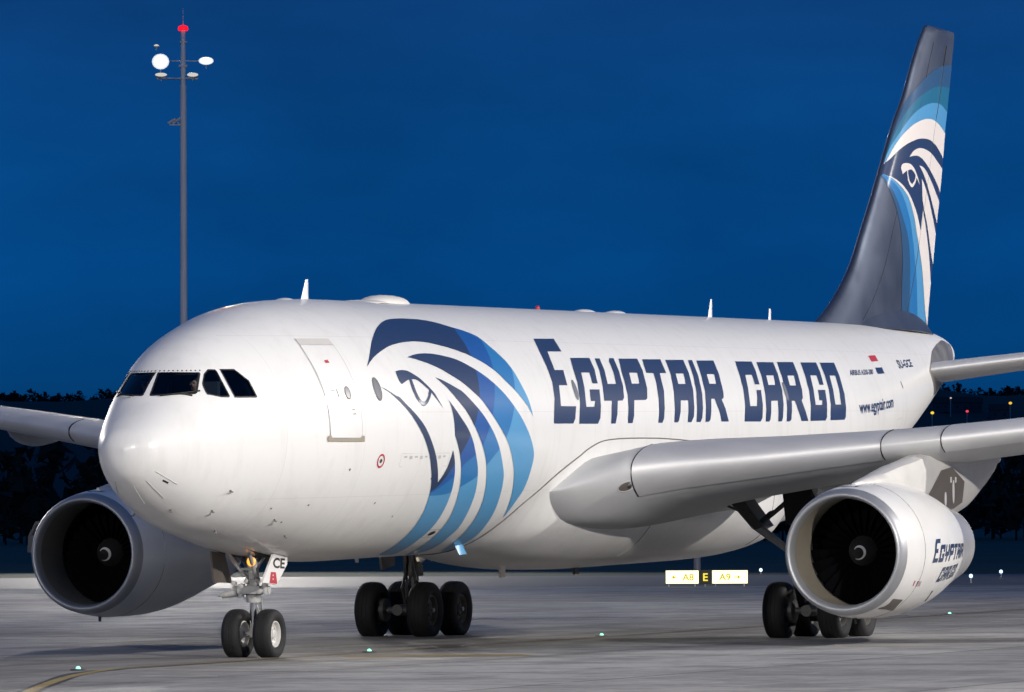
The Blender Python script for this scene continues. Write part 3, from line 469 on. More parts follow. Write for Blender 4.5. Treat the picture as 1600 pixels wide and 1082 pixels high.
def sec(x):
    k = round(x, 4)
    if k not in _sc:
        if x < 9.7: q = [pch(SK, v, max(x-.2, 0)**.5) for v in (NZT, NZB, NW, NZM)]
        elif x < 36: q = [RF, -RF, RF, 0.0]
        else: q = [pch(TX, v, min(x, 57.5)) for v in (TZT, TZB, TW, TZM)]
        _sc[k] = q
    return _sc[k]
def fpt(x, t, off=0.0):
    zt, zb, wd, zm = sec(x); ct = math.cos(t)
    p = Vector((x, -wd*math.sin(t), A0+B0*x+zm+((zt-zm) if ct > 0 else (zm-zb))*ct))
    return p+fnor(x, t)*off if off else p
def fnor(x, t):
    e = 0.012; x = max(x, 0.215); xa = max(0.2005, x-e); xb = min(57.49, x+e)
    a = fpt(xb, t)-fpt(xa, t); c = fpt(x, t+e)-fpt(x, t-e); n = a.cross(c)
    n = n.normalized() if n.length > 1e-9 else Vector((-1, 0, 0))
    ref = Vector((0, -math.sin(t), math.cos(t)))
    return n if n.dot(ref) >= 0 or x < 0.3 and n.x < 0 else -n
def fmap(off):
    return lambda x, v: (fpt(x, v/RF, off), fnor(x, v/RF))
def xt(pts, off=0): return [(p[0], R(p[1])*RF) for p in pts]

# skin: regular grid, with a cut-out field round the cockpit windows
NS = 144; da = 2*math.pi/NS; JT = 30                 # cut-out spans |t| <= 30 segments (75 deg)
xs = [0.2+ (0.95*i/22)**2*1.0 for i in range(0, 23)]
while xs[-1] < 3.7: xs.append(xs[-1]+0.09)
IA = 22; IB = len(xs)-1
while xs[-1] < 10: xs.append(xs[-1]+0.2)
while xs[-1] < 35.5: xs.append(xs[-1]+0.5)
while xs[-1] < 57.2: xs.append(xs[-1]+0.25)
xs += [57.3, 57.4, 57.46, 57.498]
xs[0] = 0.2005
V = []; F = []; MI = []; NR = []
for x in xs:
    for j in range(NS): V.append(fpt(x, j*da)); NR.append(fnor(x, j*da))
for i in range(len(xs)-1):
    for j in range(NS):
        if IA <= i < IB and (j < JT or j >= NS-JT): continue
        a = i*NS+j; b_ = i*NS+(j+1) % NS; F.append((a, a+NS, b_+NS, b_))
V.append(fpt(0.2, 0)); NR.append(Vector((-1, 0, 0))); n0 = len(V)-1
for j in range(NS): F.append((n0, j, (j+1) % NS))
F.append(tuple((len(xs)-1)*NS+j for j in range(NS)))
win_loops = []
for side in (1, -1):
    for P in COCKPIT_WINDOWS:
        win_loops.append([(p[0], side*R(p[1])*RF) for p in P])
vs = [(j*da*RF) for j in range(-JT, JT+1)]
border = [(xs[IA], v) for v in vs]+[(xs[i], vs[-1]) for i in range(IA+1, IB+1)]+[(xs[IB], v) for v in vs[-2::-1]]+[(xs[i], vs[0]) for i in range(IB-1, IA, -1)]
def clear(p): return all(min((p[0]-q[0])**2+(p[1]-q[1])**2 for q in lp) > 0.03**2 for lp in win_loops)
inner = [(xs[i], v) for i in range(IA+1, IB) for v in vs[1:-1] if clear((xs[i], v))]
pv, pf, pm = cdt_sheet([border]+win_loops, [], inner, lambda c: None if any(inpoly(c, lp) for lp in win_loops) else 0)
base = len(V)
for p in pv: V.append(fpt(p[0], p[1]/RF)); NR.append(fnor(p[0], p[1]/RF))
F += [tuple(i+base for i in f) for f in pf]
FF = []
for f in F:
    a, b_, c = (Vector(V[i]) for i in f[:3]); gg = (b_-a).cross(c-a)
    FF.append(f if gg.dot(NR[f[0]]+NR[f[1]]) >= 0 else tuple(reversed(f)))
me = bpy.data.meshes.new('fuselage'); me.from_pydata([tuple(v) for v in V], [], FF); me.materials.append(M_['white'])
me.polygons.foreach_set('use_smooth', [True]*len(FF)); me.update(); me.normals_split_custom_set_from_vertices([tuple(q) for q in NR])
FUS = bpy.data.objects.new('fuselage', me); COL.objects.link(FUS); FUS.parent = PLANE
FUS['label'] = 'glossy white fuselage with navy lettering and blue falcon emblem'
# cockpit lining: the same cut-outs, 6 cm in, dark
sheet_object('cockpit_lining', pv, pf, pm, lambda x, v: (fpt(x, v/RF, -0.06), fnor(x, v/RF)), [M_['lining']], FUS)
b = MB()
ring = [fpt(3.72, -R(150)+R(300)*i/40, -0.05) for i in range(41)]
b.add(ring, [tuple(range(41))]); b.build('cockpit_bulkhead', M_['lining'], FUS, recalc=False)
b = MB()
b.box((1.95, 0, 5.10), (0.7, 1.5, 0.2)); b.box((2.9, 0, 4.75), (1.4, 2.2, 0.12)); b.box((2.15, 0, 5.0), (0.3, 0.4, 0.5))
for sy in (-0.55, 0.55):
    b.box((3.12, sy, 5.25), (0.14, 0.48, 0.95)); b.box((2.9, sy, 4.92), (0.5, 0.48, 0.14))
b.build('flight_deck', M_['lining'], FUS)
# panes and black seals
for lp in win_loops:
    cx = sum(p[0] for p in lp)/len(lp); cy = sum(p[1] for p in lp)/len(lp)
    def shr(k): return [(cx+(p[0]-cx)*k, cy+(p[1]-cy)*k) for p in lp]
    o1 = shr(1.03); i1 = shr(0.93)
    gpts = [(x/10, v/8) for x in range(10, 36) for v in range(-20, 21) if inpoly((x/10, v/8), shr(0.9))]
    q = cdt_sheet([shr(1.0)], [], gpts, lambda c: 0 if inpoly(c, lp) else None)
    po = sheet_object('cockpit_window', *q, fmap(-0.012), [M_['glass']], FUS)
    q = cdt_sheet([o1, i1], [], [], lambda c: 0 if inpoly(c, o1) and not inpoly(c, i1) else None)
    sheet_object('window_seal', *q, fmap(0.004), [M_['black']], FUS)
# rivet row above the windscreen and wipers
for side in (1, -1):
    b = MB()
    for x, t in RIVETS:
        p = fpt(x, side*R(t), 0.0); n = fnor(x, side*R(t)); b.tube(p, p+n*0.012, 0.017, n=8)
    rv = b.build('rivet_row', M_['seam'], FUS); rv['kind'] = 'stuff'
    b = MB(); b.path([fpt(x, side*R(t), 0.04) for x, t in smooth_loop(WIPER, closed=False, corner=90, sub=4)], 0.016)
    b.tube(fpt(1.70, side*R(44), 0.0), fpt(1.55, side*R(34.5), 0.045), 0.022); b.build('wiper', M_['black'], FUS, smooth=60)

def fdecal(name, loops, holes, mats, classify=None, lines=(), off=0.006, parent=None, dx=0.25, dv=0.2):
    xs_ = [p[0] for lp in loops for p in lp]; vs_ = [p[1] for lp in loops for p in lp]
    gpts = []
    x = min(xs_)
    while x < max(xs_):
        v = min(vs_)
        while v < max(vs_): gpts.append((x+0.011, v+0.007)); v += dv
        x += dx
    if classify is None:
        def classify(c): return 0 if any(inpoly(c, lp) for lp in loops) and not any(inpoly(c, h) for h in holes) else None
    q = cdt_sheet(list(loops)+list(holes), list(lines), gpts, classify)
    return sheet_object(name, *q, fmap(off), mats, parent or FUS)
# falcon emblem
EL = [smooth_loop(xt(P), corner=38, sub=4) for P in EMBLEM]; EH = smooth_loop(xt(EMBLEM_EYE), corner=50, sub=4)
ZL = [smooth_loop(xt(P), closed=False, corner=170, sub=3) for P in EMBLEM_ZONES]
ZP = [z+[(5, z[-1][1]), (5, 0), (z[0][0], 0)] for z in ZL]
def emb_zone(c):
    if not any(inpoly(c, lp) for lp in EL) or inpoly(c, EH): return None
    for k in range(3):
        if inpoly(c, ZP[k]): return k
    return 3
fdecal('falcon_emblem', EL, [EH], [M_['navy'], M_['blue2'], M_['blue3'], M_['blue4']], emb_zone, ZL, off=0.008, dv=0.12)['label'] = 'large navy to sky blue falcon head emblem'
for ch, P, Hh in LETTERS:
    lp = xt(P); hh = [xt(Hh)] if Hh else []
    fdecal('letter', [lp], hh, [M_['navy']], dx=0.4, dv=0.1, off=0.008)
def text_on(name, body, quad, m, mapf, parent, bold=0.025):
    V2, F2 = text_polys(body, bold); bl, br, tr, tl = quad
    def f(u, v):
        x = (bl[0]*(1-u)+br[0]*u)*(1-v)+(tl[0]*(1-u)+tr[0]*u)*v; y = (bl[1]*(1-u)+br[1]*u)*(1-v)+(tl[1]*(1-u)+tr[1]*u)*v
        return mapf(x, y)
    return sheet_object(name, V2, F2, [0]*len(F2), f, [m], parent)
text_on('website_lettering', 'www.egyptair.com', [(40.45, R(87.2)*RF), (44.6, R(88.2)*RF), (44.7, R(79.5)*RF), (40.5, R(78.6)*RF)], M_['navy'], fmap(0.006), FUS)
text_on('type_lettering', 'AIRBUS A330-200', xt(TEXT_QUADS['airbus']), M_['navy'], fmap(0.006), FUS)
text_on('registration_lettering', 'SU-GCE', xt([[46.6, 63.4], [48.6, 65.2], [48.6, 58.6], [46.7, 56.8]]), M_['navy'], fmap(0.006), FUS)
for nm, k, m in (('flag_red_field', 'red', 'red'), ('flag_dark_field', 'blue', 'navy')):
    fdecal(nm, [xt(TEXT_QUADS[k])], [], [M_[m]])
def ellipse(x, t, a, c, n=24, tilt=0.0):
    return [(x+a*math.cos(2*math.pi*i/n)+tilt*math.sin(2*math.pi*i/n), R(t)*RF+c*math.sin(2*math.pi*i/n)) for i in range(n)]
def ring_decal(name, o_, i_, m, off=0.006):
    return fdecal(name, [o_], [i_], [M_[m]], off=off)
# doors, windows and hull fittings
D0 = xt(DOOR_OUTLINE)
def rrect(x0, x1, v0, v1, r, n=5):
    out = []
    for cx, cy, a0 in ((x1-r, v1-r, 0), (x0+r, v1-r, 90), (x0+r, v0+r, 180), (x1-r, v0+r, 270)):
        out += [(cx+r*math.cos(R(a0+90*k/n)), cy+r*math.sin(R(a0+90*k/n))) for k in range(n+1)]
    return out
cxd, cyd = 5.87, R(70)*RF
def dscale(k, m_): return [(cxd+(p[0]-cxd)*k, cyd+(p[1]-cyd)*m_) for p in D0]
dr = fdecal('crew_door', [dscale(.97, .985)], [], [M_['white']], off=0.012, dv=.1); dr['label'] = 'white forward door'
ring_decal('door_seam', D0, dscale(.970, .985), 'wing', 0.016)
fdecal('door_header', [xt(DOOR_HEADER)], [], [M_['pylon']], off=0.018, dv=.06)
fdecal('door_sill', [xt(DOOR_SILL)], [], [M_['sill']], off=0.02, dv=.06)
fdecal('door_window', [ellipse(6.09, 72.5, 0.085, 0.13)], [], [M_['windowgrey']], off=0.02)
ring_decal('door_window_frame', ellipse(6.09, 72.5, 0.105, 0.155), ellipse(6.09, 72.5, 0.083, 0.128), 'seam', 0.022)
fdecal('door_handle', [[(5.70, R(70)*RF), (5.72, R(70)*RF), (5.74, R(74.5)*RF), (5.715, R(74.5)*RF)]], [], [M_['seam']], off=0.024)
fdecal('door_placard', [[(5.73, R(55.6)*RF), (5.86, R(55.6)*RF), (5.87, R(57.2)*RF), (5.74, R(57.2)*RF)]], [], [M_['red']], off=0.02)
for k, (x, t) in enumerate(((5.5, 70.5), (5.52, 72.6), (6.12, 80), (6.14, 82))):
    fdecal('door_placard', [[(x, R(t)*RF), (x+.12, R(t)*RF), (x+.12, R(t+.5)*RF), (x, R(t+.5)*RF)]], [], [M_['greypanel']], off=0.02)
ring_decal('cabin_window_frame', ellipse(7.37, 71.8, 0.16, 0.27), ellipse(7.37, 71.8, 0.125, 0.225), 'seam', 0.012)
fdecal('cabin_window', [ellipse(7.37, 71.8, 0.126, 0.226)], [], [M_['windowgrey']], off=0.008)
for x, t in ((18.91, 72.2), (34.26, 72.1)):
    fdecal('window_plug', [ellipse(x, t, 0.13, 0.25)], [], [M_['windowgrey']], off=0.010)
ring_decal('static_port_ring', ellipse(7.41, 103.8, 0.165, 0.16), ellipse(7.41, 103.8, 0.12, 0.115), 'red')
fdecal('static_port', [ellipse(7.41, 103.8, 0.05, 0.05, 12)], [], [M_['black']])
# faint door outlines: rear of lettering, cargo hatch, radome joint
for t in (128, 150, -150, 175):
    b = MB(); b.path([fpt(0.55+0.1*k, R(t+3*k*0.2), 0.004) for k in range(7)], 0.009, n=6); b.build('lightning_strip', M_['alu'], FUS)
fdecal('inlet_slot', [xt([[0.794, 136.2], [0.79, 133.6], [0.936, 133.2], [0.942, 135.8]])], [], [M_['black']])
for x, t in ((2.68, 124.1), (2.54, 142.2), (3.35, 159.8), (1.6, 160), (5.54, 149.8), (2.2, -150), (4.6, 140)):
    p = fpt(x, R(t)); n = fnor(x, R(t)); b = MB(); b.tube(p, p+n*0.06, 0.022, 0.015, n=10); b.tube(p+n*0.06+Vector((0.04, 0, 0)), p+n*0.06+Vector((-0.10, 0, 0)), 0.013, 0.009, n=8); b.build('air_data_probe', M_['seam'], FUS)
for x in (12.59, 13.12, 13.56):
    fdecal('drain_vent', [ellipse(x, 143.8, 0.17, 0.08)], [], [M_['black']])
# stern: plate round the tailplane root
sp = rrect(50.6, 56.6, R(50)*RF, R(100)*RF, 1.0); fdecal('tailplane_seal_plate', [[(51.0, R(75)*RF), (52.6, R(58)*RF), (55.4, R(42)*RF), (56.6, R(52)*RF), (56.6, R(100)*RF), (54.5, R(118)*RF), (52.0, R(108)*RF)]], [], [M_['plate']], off=0.01, dv=.1)
fdecal('outflow_slot', [[(46.1, R(72)*RF), (46.2, R(72)*RF), (46.3, R(77)*RF), (46.22, R(77)*RF)]], [], [M_['seam']])
# roof and belly antennas
def blade(x, t, h, c0, c1, rake, m='white', th=0.05, name='blade_antenna'):
    p = fpt(x, t); n = fnor(x, t); ax = Vector((1, 0, B0)).normalized(); side = n.cross(ax); b = MB(); rg = []
    for k in (0, .5, .9, 1):
        c = c0+(c1-c0)*k; q = p+n*(h*k-0.03)+ax*(rake*k); tt = th*(1-0.6*k)
        rg.append([q+ax*(c*u)+side*(tt*s_) for u, s_ in ((-.5, 0), (-.3, .42), (0, .5), (.3, .36), (.5, 0), (.3, -.36), (0, -.5), (-.3, -.42))])
    b.rings(rg); return b.build(name, M_[m], FUS, smooth=40)
blade(9.45, 0, 0.46, 0.42, 0.14, 0.14); blade(36.2, 0, 0.50, 0.34, 0.13, 0.13); blade(41.1, 0, 0.33, 0.22, 0.16, 0.04)
blade(12.3, math.pi, 0.12, 0.25, 0.18, 0.05, 'wing'); blade(14.6, math.pi-R(10), 0.2, 0.22, 0.16, 0.05, 'sill'); blade(15.75, math.pi-R(22), 0.26, 0.5, 0.45, 0.05, 'blue4', th=.12); blade(11.2, math.pi+R(10), 0.1, 0.2, 0.15, 0.05, 'wing')
def dome(x, L_, wd, h, name, m='radome'):
    b = MB(); rg = []
    for i in range(17):
        k = -1+2*i/16; e = max(0, 1-abs(k)**2.6)**0.5
        rg.append([(x+L_/2*k, wd/2*max(e, .02)*math.sin(a), fpt(x+L_/2*k, 0).z-0.05+(h+0.05)*max(e, .02)*max(0, math.cos(a))) for a in [R(-90+180*j/12) for j in range(13)]])
    b.rings(rg, closed=False, cap0=False, cap1=False); return b.build(name, M_[m], FUS, smooth=60)
dome(13.95, 2.0, 0.9, 0.17, 'satellite_dome'); dome(12.6, 1.0, 1.2, 0.04, 'dome_plinth'); dome(26.8, 0.95, 0.5, 0.06, 'gps_dome', 'white'); dome(29.0, 0.95, 0.5, 0.06, 'gps_dome', 'white'); dome(8.35, 0.6, 0.4, 0.035, 'gps_dome', 'white')
b = MB(); p = fpt(23.6, 0); b.tube(p, p+Vector((0, 0, 0.05)), 0.06, n=12); b.lathe([(0.05, 0.05), (0.08, 0.04), (0.10, 0.015)], p, 'z', 12, cap1=True); b.build('anticollision_beacon', M_['red'], FUS, smooth=40)

# small skin details below the lettering line: access panels, stencil rows, drain lines
def outline(x0, x1, t0, t1, wd=0.012, m='greypanel'):
    o_ = rrect(x0, x1, R(t0)*RF, R(t1)*RF, 0.05); i_ = rrect(x0+wd, x1-wd, R(t0)*RF+wd, R(t1)*RF-wd, 0.04); ring_decal('access_panel', o_, i_, m, 0.005)
outline(8.3, 10.9, 100.5, 106.5, .008, 'wing'); outline(12.2, 14.0, 141, 147, .01); outline(22, 23, 104, 112, .01, 'wing'); outline(45.2, 45.8, 96, 104, .01)
for i in range(9):
    x = 8.45+.26*i; fdecal('stencil_mark', [[(x, R(101.6)*RF), (x+.14, R(101.6)*RF), (x+.14, R(103.0 if i % 2 else 102.4)*RF), (x, R(103.0 if i % 2 else 102.4)*RF)]], [], [M_['wing']], off=0.005)
for x, t in ((4.2, 133), (5.3, 128), (4.9, 141), (7.9, 124), (9.2, 131), (6.2, 108), (10.2, 112)):
    fdecal('drain_hole', [ellipse(x, t, 0.028, 0.028, 10)], [], [M_['seam']], off=0.006)

# ------------------------------------------------------------------ belly fairing
SX = [16.05, 16.12, 16.27, 16.57, 17.13, 17.74, 18.33, 19.0, 19.54, 20.34, 21.4, 23, 25, 27.8, 31, 33.5, 35.5, 37, 38.0, 38.6]
ST_ = [180, 148, 137, 128, 120, 113, 108, 103.4, 99.8, 96.6, 95.5, 95.3, 95.9, 98, 102, 108, 117, 132, 152, 180]
GX = [16, 17.2, 18.5, 20, 22, 24, 31, 33, 34.8, 36.2, 37.4, 38.6]; GG = [0.0, .16, .42, .72, .93, 1.0, 1.0, .96, .82, .58, .28, .02]
def fair(x, t):                                      # fairing surface in polar form about the hull axis; t in degrees from the top
    ts = pch(SX, ST_, x); k = max(0, min(1, (t-ts)/34)); k = k*k*(3-2*k); n = 2.7; a = R(t)
    rs = (abs(math.sin(a)/3.10)**n+abs(math.cos(a)/3.36)**n)**(-1/n)
    r = RF+0.014+k*(rs-RF)*pch(GX, GG, x)
    return Vector((x, -r*math.sin(a), A0+B0*x+r*math.cos(a)))
def sgn_(p, s): return (p[0], p[1]*s, p[2])
b = MB(); rg = []; N_ = 64; x = 16.06
while x <= 38.58:
    ts = pch(SX, ST_, x); ts = min(ts, 179.0); q = []
    tt_ = [ts+(360-2*ts)*i/N_ for i in range(N_+1)]
    q.append(fpt(x, R(tt_[0]), -.08))
    for t_ in tt_: q.append(fair(x, t_) if t_ <= 180 else (lambda p: Vector((p.x, -p.y, p.z)))(fair(x, 360-t_)))
    q.append(fpt(x, R(tt_[-1]), -.08)); rg.append(q); x += 0.08 if x < 17.4 else 0.25
b.rings(rg); BEL = b.build('belly_fairing', M_['white'], PLANE, smooth=50)
# dark seam where the fairing meets the hull
for side in (1, -1):
    pts = smooth_loop([(p, q) for p, q in zip(SX, ST_)][:14], closed=False, corner=170, sub=5)
    b = MB(); b.path([fpt(p[0], side*R(min(p[1], 180)), 0.012) for p in pts], 0.015, n=6); b.build('fairing_seam', M_['seam'], BEL, smooth=60)
for x, ta, tb in ((33.8, 112, 150), (30.6, 106, 128), (36.6, 132, 165), (24.2, 120, 150)):
    for s in (1, -1):
        b = MB(); b.path([sgn_(fair(x, ta+(tb-ta)*k/12)+Vector((0, -.004, -.004)), s) for k in range(13)], 0.007, n=5); b.build('panel_joint', M_['greypanel'], BEL)
for x, y in ((24.0, -0.8), (18.6, -1.0)):
    b = MB(); b.box((x, y, 1.68), (0.28, 0.06, 0.25)); b.build('belly_mast', M_['seam'], BEL)

# ------------------------------------------------------------------ wings
def naca(u): return 5*(0.2969*math.sqrt(max(u, 0))-0.126*u-0.3516*u*u+0.2843*u**3-0.1036*u**4)
WY = [2.1, 2.5, 2.9, 3.3, 3.75, 6.5, 9.37, 16, 24, 29.4]
WX = [17.4, 17.85, 18.5, 19.2, 19.79, 21.5, 23.3, 27.45, 32.45, 35.8]
WC = [13.7, 13.25, 12.6, 11.85, 11.2, 9.3, 7.5, 5.9, 4.1, 2.8]
WZ = [3.46, 3.52, 3.66, 3.82, 3.98, 4.29, 4.62, 5.47, 6.42, 7.1]
WU = [.064, .065, .066, .067, .068, .064, .060, .056, .052, .050]
WL = [.060, .066, .076, .084, .088, .076, .066, .058, .052, .050]
def wsec(y): return [pch(WY, k, y) for k in (WX, WC, WZ, WU, WL)]
US = [1-math.cos(math.pi/2*i/26) for i in range(27)]
def wpt(y, u, upper, off=0.0):
    x0, c, z0, tu, tl = wsec(y); h = naca(u)*2
    kr = max(0, min(1, (3.5-y)/0.9)); h *= 1-kr*(1-min(1, (u/.10)**.42))
    z = z0-0.035*c*u*u+(c*tu*h*(1-0.15*u) if upper else -c*tl*h*(1-0.55*u*u))
    return Vector((x0+c*u, y, z))
def sgn(p, s): return (p[0], p[1]*s, p[2])
WINGS = {}
for s in (-1, 1):
    b = MB(); ys = [2.1, 2.3, 2.5, 2.7, 2.9, 3.1, 3.3, 3.5, 3.75]+[4.2+0.6*i for i in range(43)]; ys = [y for y in ys if y <= 29.4]+[29.4]
    rg = []
    for y in ys: rg.append([sgn(wpt(y, u, True), s) for u in US]+[sgn(wpt(y, u, False), s) for u in US[-2:0:-1]])
    # upswept winglet
    for k in range(1, 7):
        t = k/6; x0, c, z0, tu, tl = wsec(29.4); cc = c*(1-0.6*t); yy = 29.4+0.75*math.sin(t*1.1); zz = 1.75*t**1.4
        rg.append([((p[0]-x0)*cc/c+x0+1.9*t, yy*s+((p[2]-z0)*cc/c*-0.8*t*s), z0+zz+(p[2]-z0)*cc/c*(1-0.7*t)) for p in rg[len(ys)-1]])
    b.rings(rg); W = b.build('wing', M_['wing'], PLANE, smooth=50); WINGS[s] = W
    W['label'] = 'port wing of grey paint with bare metal leading edge' if s < 0 else 'starboard wing with bare metal leading edge'
    # leading-edge slats, proud of the wing, each its own piece
    for y0, y1 in ((3.75, 8.75), (10.0, 13.4), (13.45, 17.2), (17.25, 21.0), (21.05, 24.8), (24.85, 28.4)):
        rg = []; n_ = max(3, int((y1-y0)/0.5)); uu_ = [0.13, .1, .07, .045, .026, .013, .005, .001]; ul = [0, .001, .004, .010, .02, .032, .045]
        def off(p, q):  return p
        for i in range(n_+1):
            y = y0+(y1-y0)*i/n_; x0, c, z0, tu, tl = wsec(y); ctr = Vector((x0+0.09*c, y, z0)); ring_ = []
            for u, up_ in [(u, True) for u in uu_]+[(u, False) for u in ul]:
                p = wpt(y, u, up_); k = (p-ctr); ring_.append(sgn(p+k.normalized()*0.022, s))
            ring_ += [sgn(wpt(y, .045, False)+Vector((0, 0, 0.06)), s), sgn(wpt(y, .13, True)-Vector((0, 0, 0.06)), s)]
            rg.append(ring_)
        b = MB(); b.rings(rg); b.build('slat', M_['alu'], W, smooth=45)
        for yy in (y0-0.012, y1+0.012):
            b = MB(); x0, c, z0, tu, tl = wsec(yy); b.path([sgn(wpt(yy, u, True)+Vector((-.012, 0, .012)), s) for u in uu_]+[sgn(wpt(yy, u, False)+Vector((-.012, 0, -.012)), s) for u in ul[1:]], 0.014, n=6); b.build('slat_gap', M_['black'], W)
    # flap track fairings
    for y, L0, L1, hh in ((12.9, .42, 1.16, .62), (17.4, .40, 1.2, .52), (21.9, .38, 1.24, .44), (6.0, .55, 1.06, .55)):
        x0, c, z0, tu, tl = wsec(y); rg = []
        for i in range(19):
            k = i/18; x = x0+c*(L0+(L1-L0)*k); u = min(1, (x-x0)/c); zb_ = wpt(y, u, False).z; e = math.sin(math.pi*min(1, 0.03+k*0.97)**0.75)**0.8
            rg.append([(x, (y+0.26*e*math.sin(a))*s, zb_+0.06-(hh+.06)*e*(0.5-0.5*math.cos(a))) for a in [2*math.pi*j/16 for j in range(16)]])
        b = MB(); b.rings(rg); b.build('flap_track_fairing', M_['wing'], W, smooth=50)
    # landing light in the root
    y = 3.62; u_ = 0.012; b = MB(); c_ = wpt(y, u_, False); tu_ = (wpt(y, u_+.004, False)-wpt(y, u_-.004, False)).normalized(); ty_ = (wpt(y+.05, u_, False)-wpt(y-.05, u_, False)).normalized()
    n = tu_.cross(ty_).normalized(); n = n if n.x < 0 else -n; ax = ty_; bx = n.cross(ax)
    def disc(r1, r2, dz, k=20): return [sgn(c_+n*dz+ax*(r1*math.cos(2*math.pi*i/k))+bx*(r2*math.sin(2*math.pi*i/k)), s) for i in range(k)]
    b.rings([disc(.27, .145, -.06), disc(.27, .145, .008), disc(.235, .12, .014), disc(.225, .112, .008), disc(.225, .112, -.06)]); ll = b.build('landing_light_rim', M_['wing'], W, smooth=40)
    b = MB(); b.rings([disc(.228, .115, -.05), disc(.228, .115, .006), disc(.10, .05, .009)]); b.build('landing_light_lens', M_['brown'], W, smooth=60)
    b = MB(); c0_ = c_; c_ = c0_+ax*.07; b.rings([disc(.07, .07, .0), disc(.062, .062, .02), disc(.02, .02, .026)]); b.build('landing_lamp_bulb', M_['chrome'], W, smooth=40)

# ------------------------------------------------------------------ engines
ENG_X, ENG_Y, ENG_Z = 18.05, 9.37, 2.121
OUT = [(0.32, 1.425), (0.55, 1.46), (0.9, 1.50), (1.5, 1.535), (2.2, 1.545), (2.9, 1.535), (3.6, 1.49), (4.3, 1.41), (5.0, 1.30), (5.7, 1.17), (6.4, 1.05), (7.0, .95), (7.4, .90)]
LIP = [(0.32, 1.425), (0.2, 1.402), (0.1, 1.375), (0.04, 1.34), (0.008, 1.312), (0, 1.285), (0.01, 1.262), (0.05, 1.238), (0.12, 1.218), (0.24, 1.198)]
DUCT = [(0.24, 1.197), (0.5, 1.19), (0.9, 1.205), (1.3, 1.23), (1.5, 1.24)]
def nmap_(side, off):
    def f(x, v):                                     # v: arc angle from the top, outboard positive
        a = x-ENG_X; r = OUT[0][1]
        for (a0, r_0), (a1, r_1) in zip(OUT[:-1], OUT[1:]):
            if a0 <= a <= a1: r = r_0+(r_1-r_0)*(a-a0)/(a1-a0); sl = (r_1-r_0)/(a1-a0)
        n = Vector((-sl, side*math.sin(v), math.cos(v))).normalized()
        return Vector((x, side*(ENG_Y+r*math.sin(v)), ENG_Z+B0*a+r*math.cos(v)))+n*off, n
    return f
NTX = (19.95, 23.35, 81.0, 100.7, 20.75, 22.7, 105.5, 119.0)
proto_blade = None
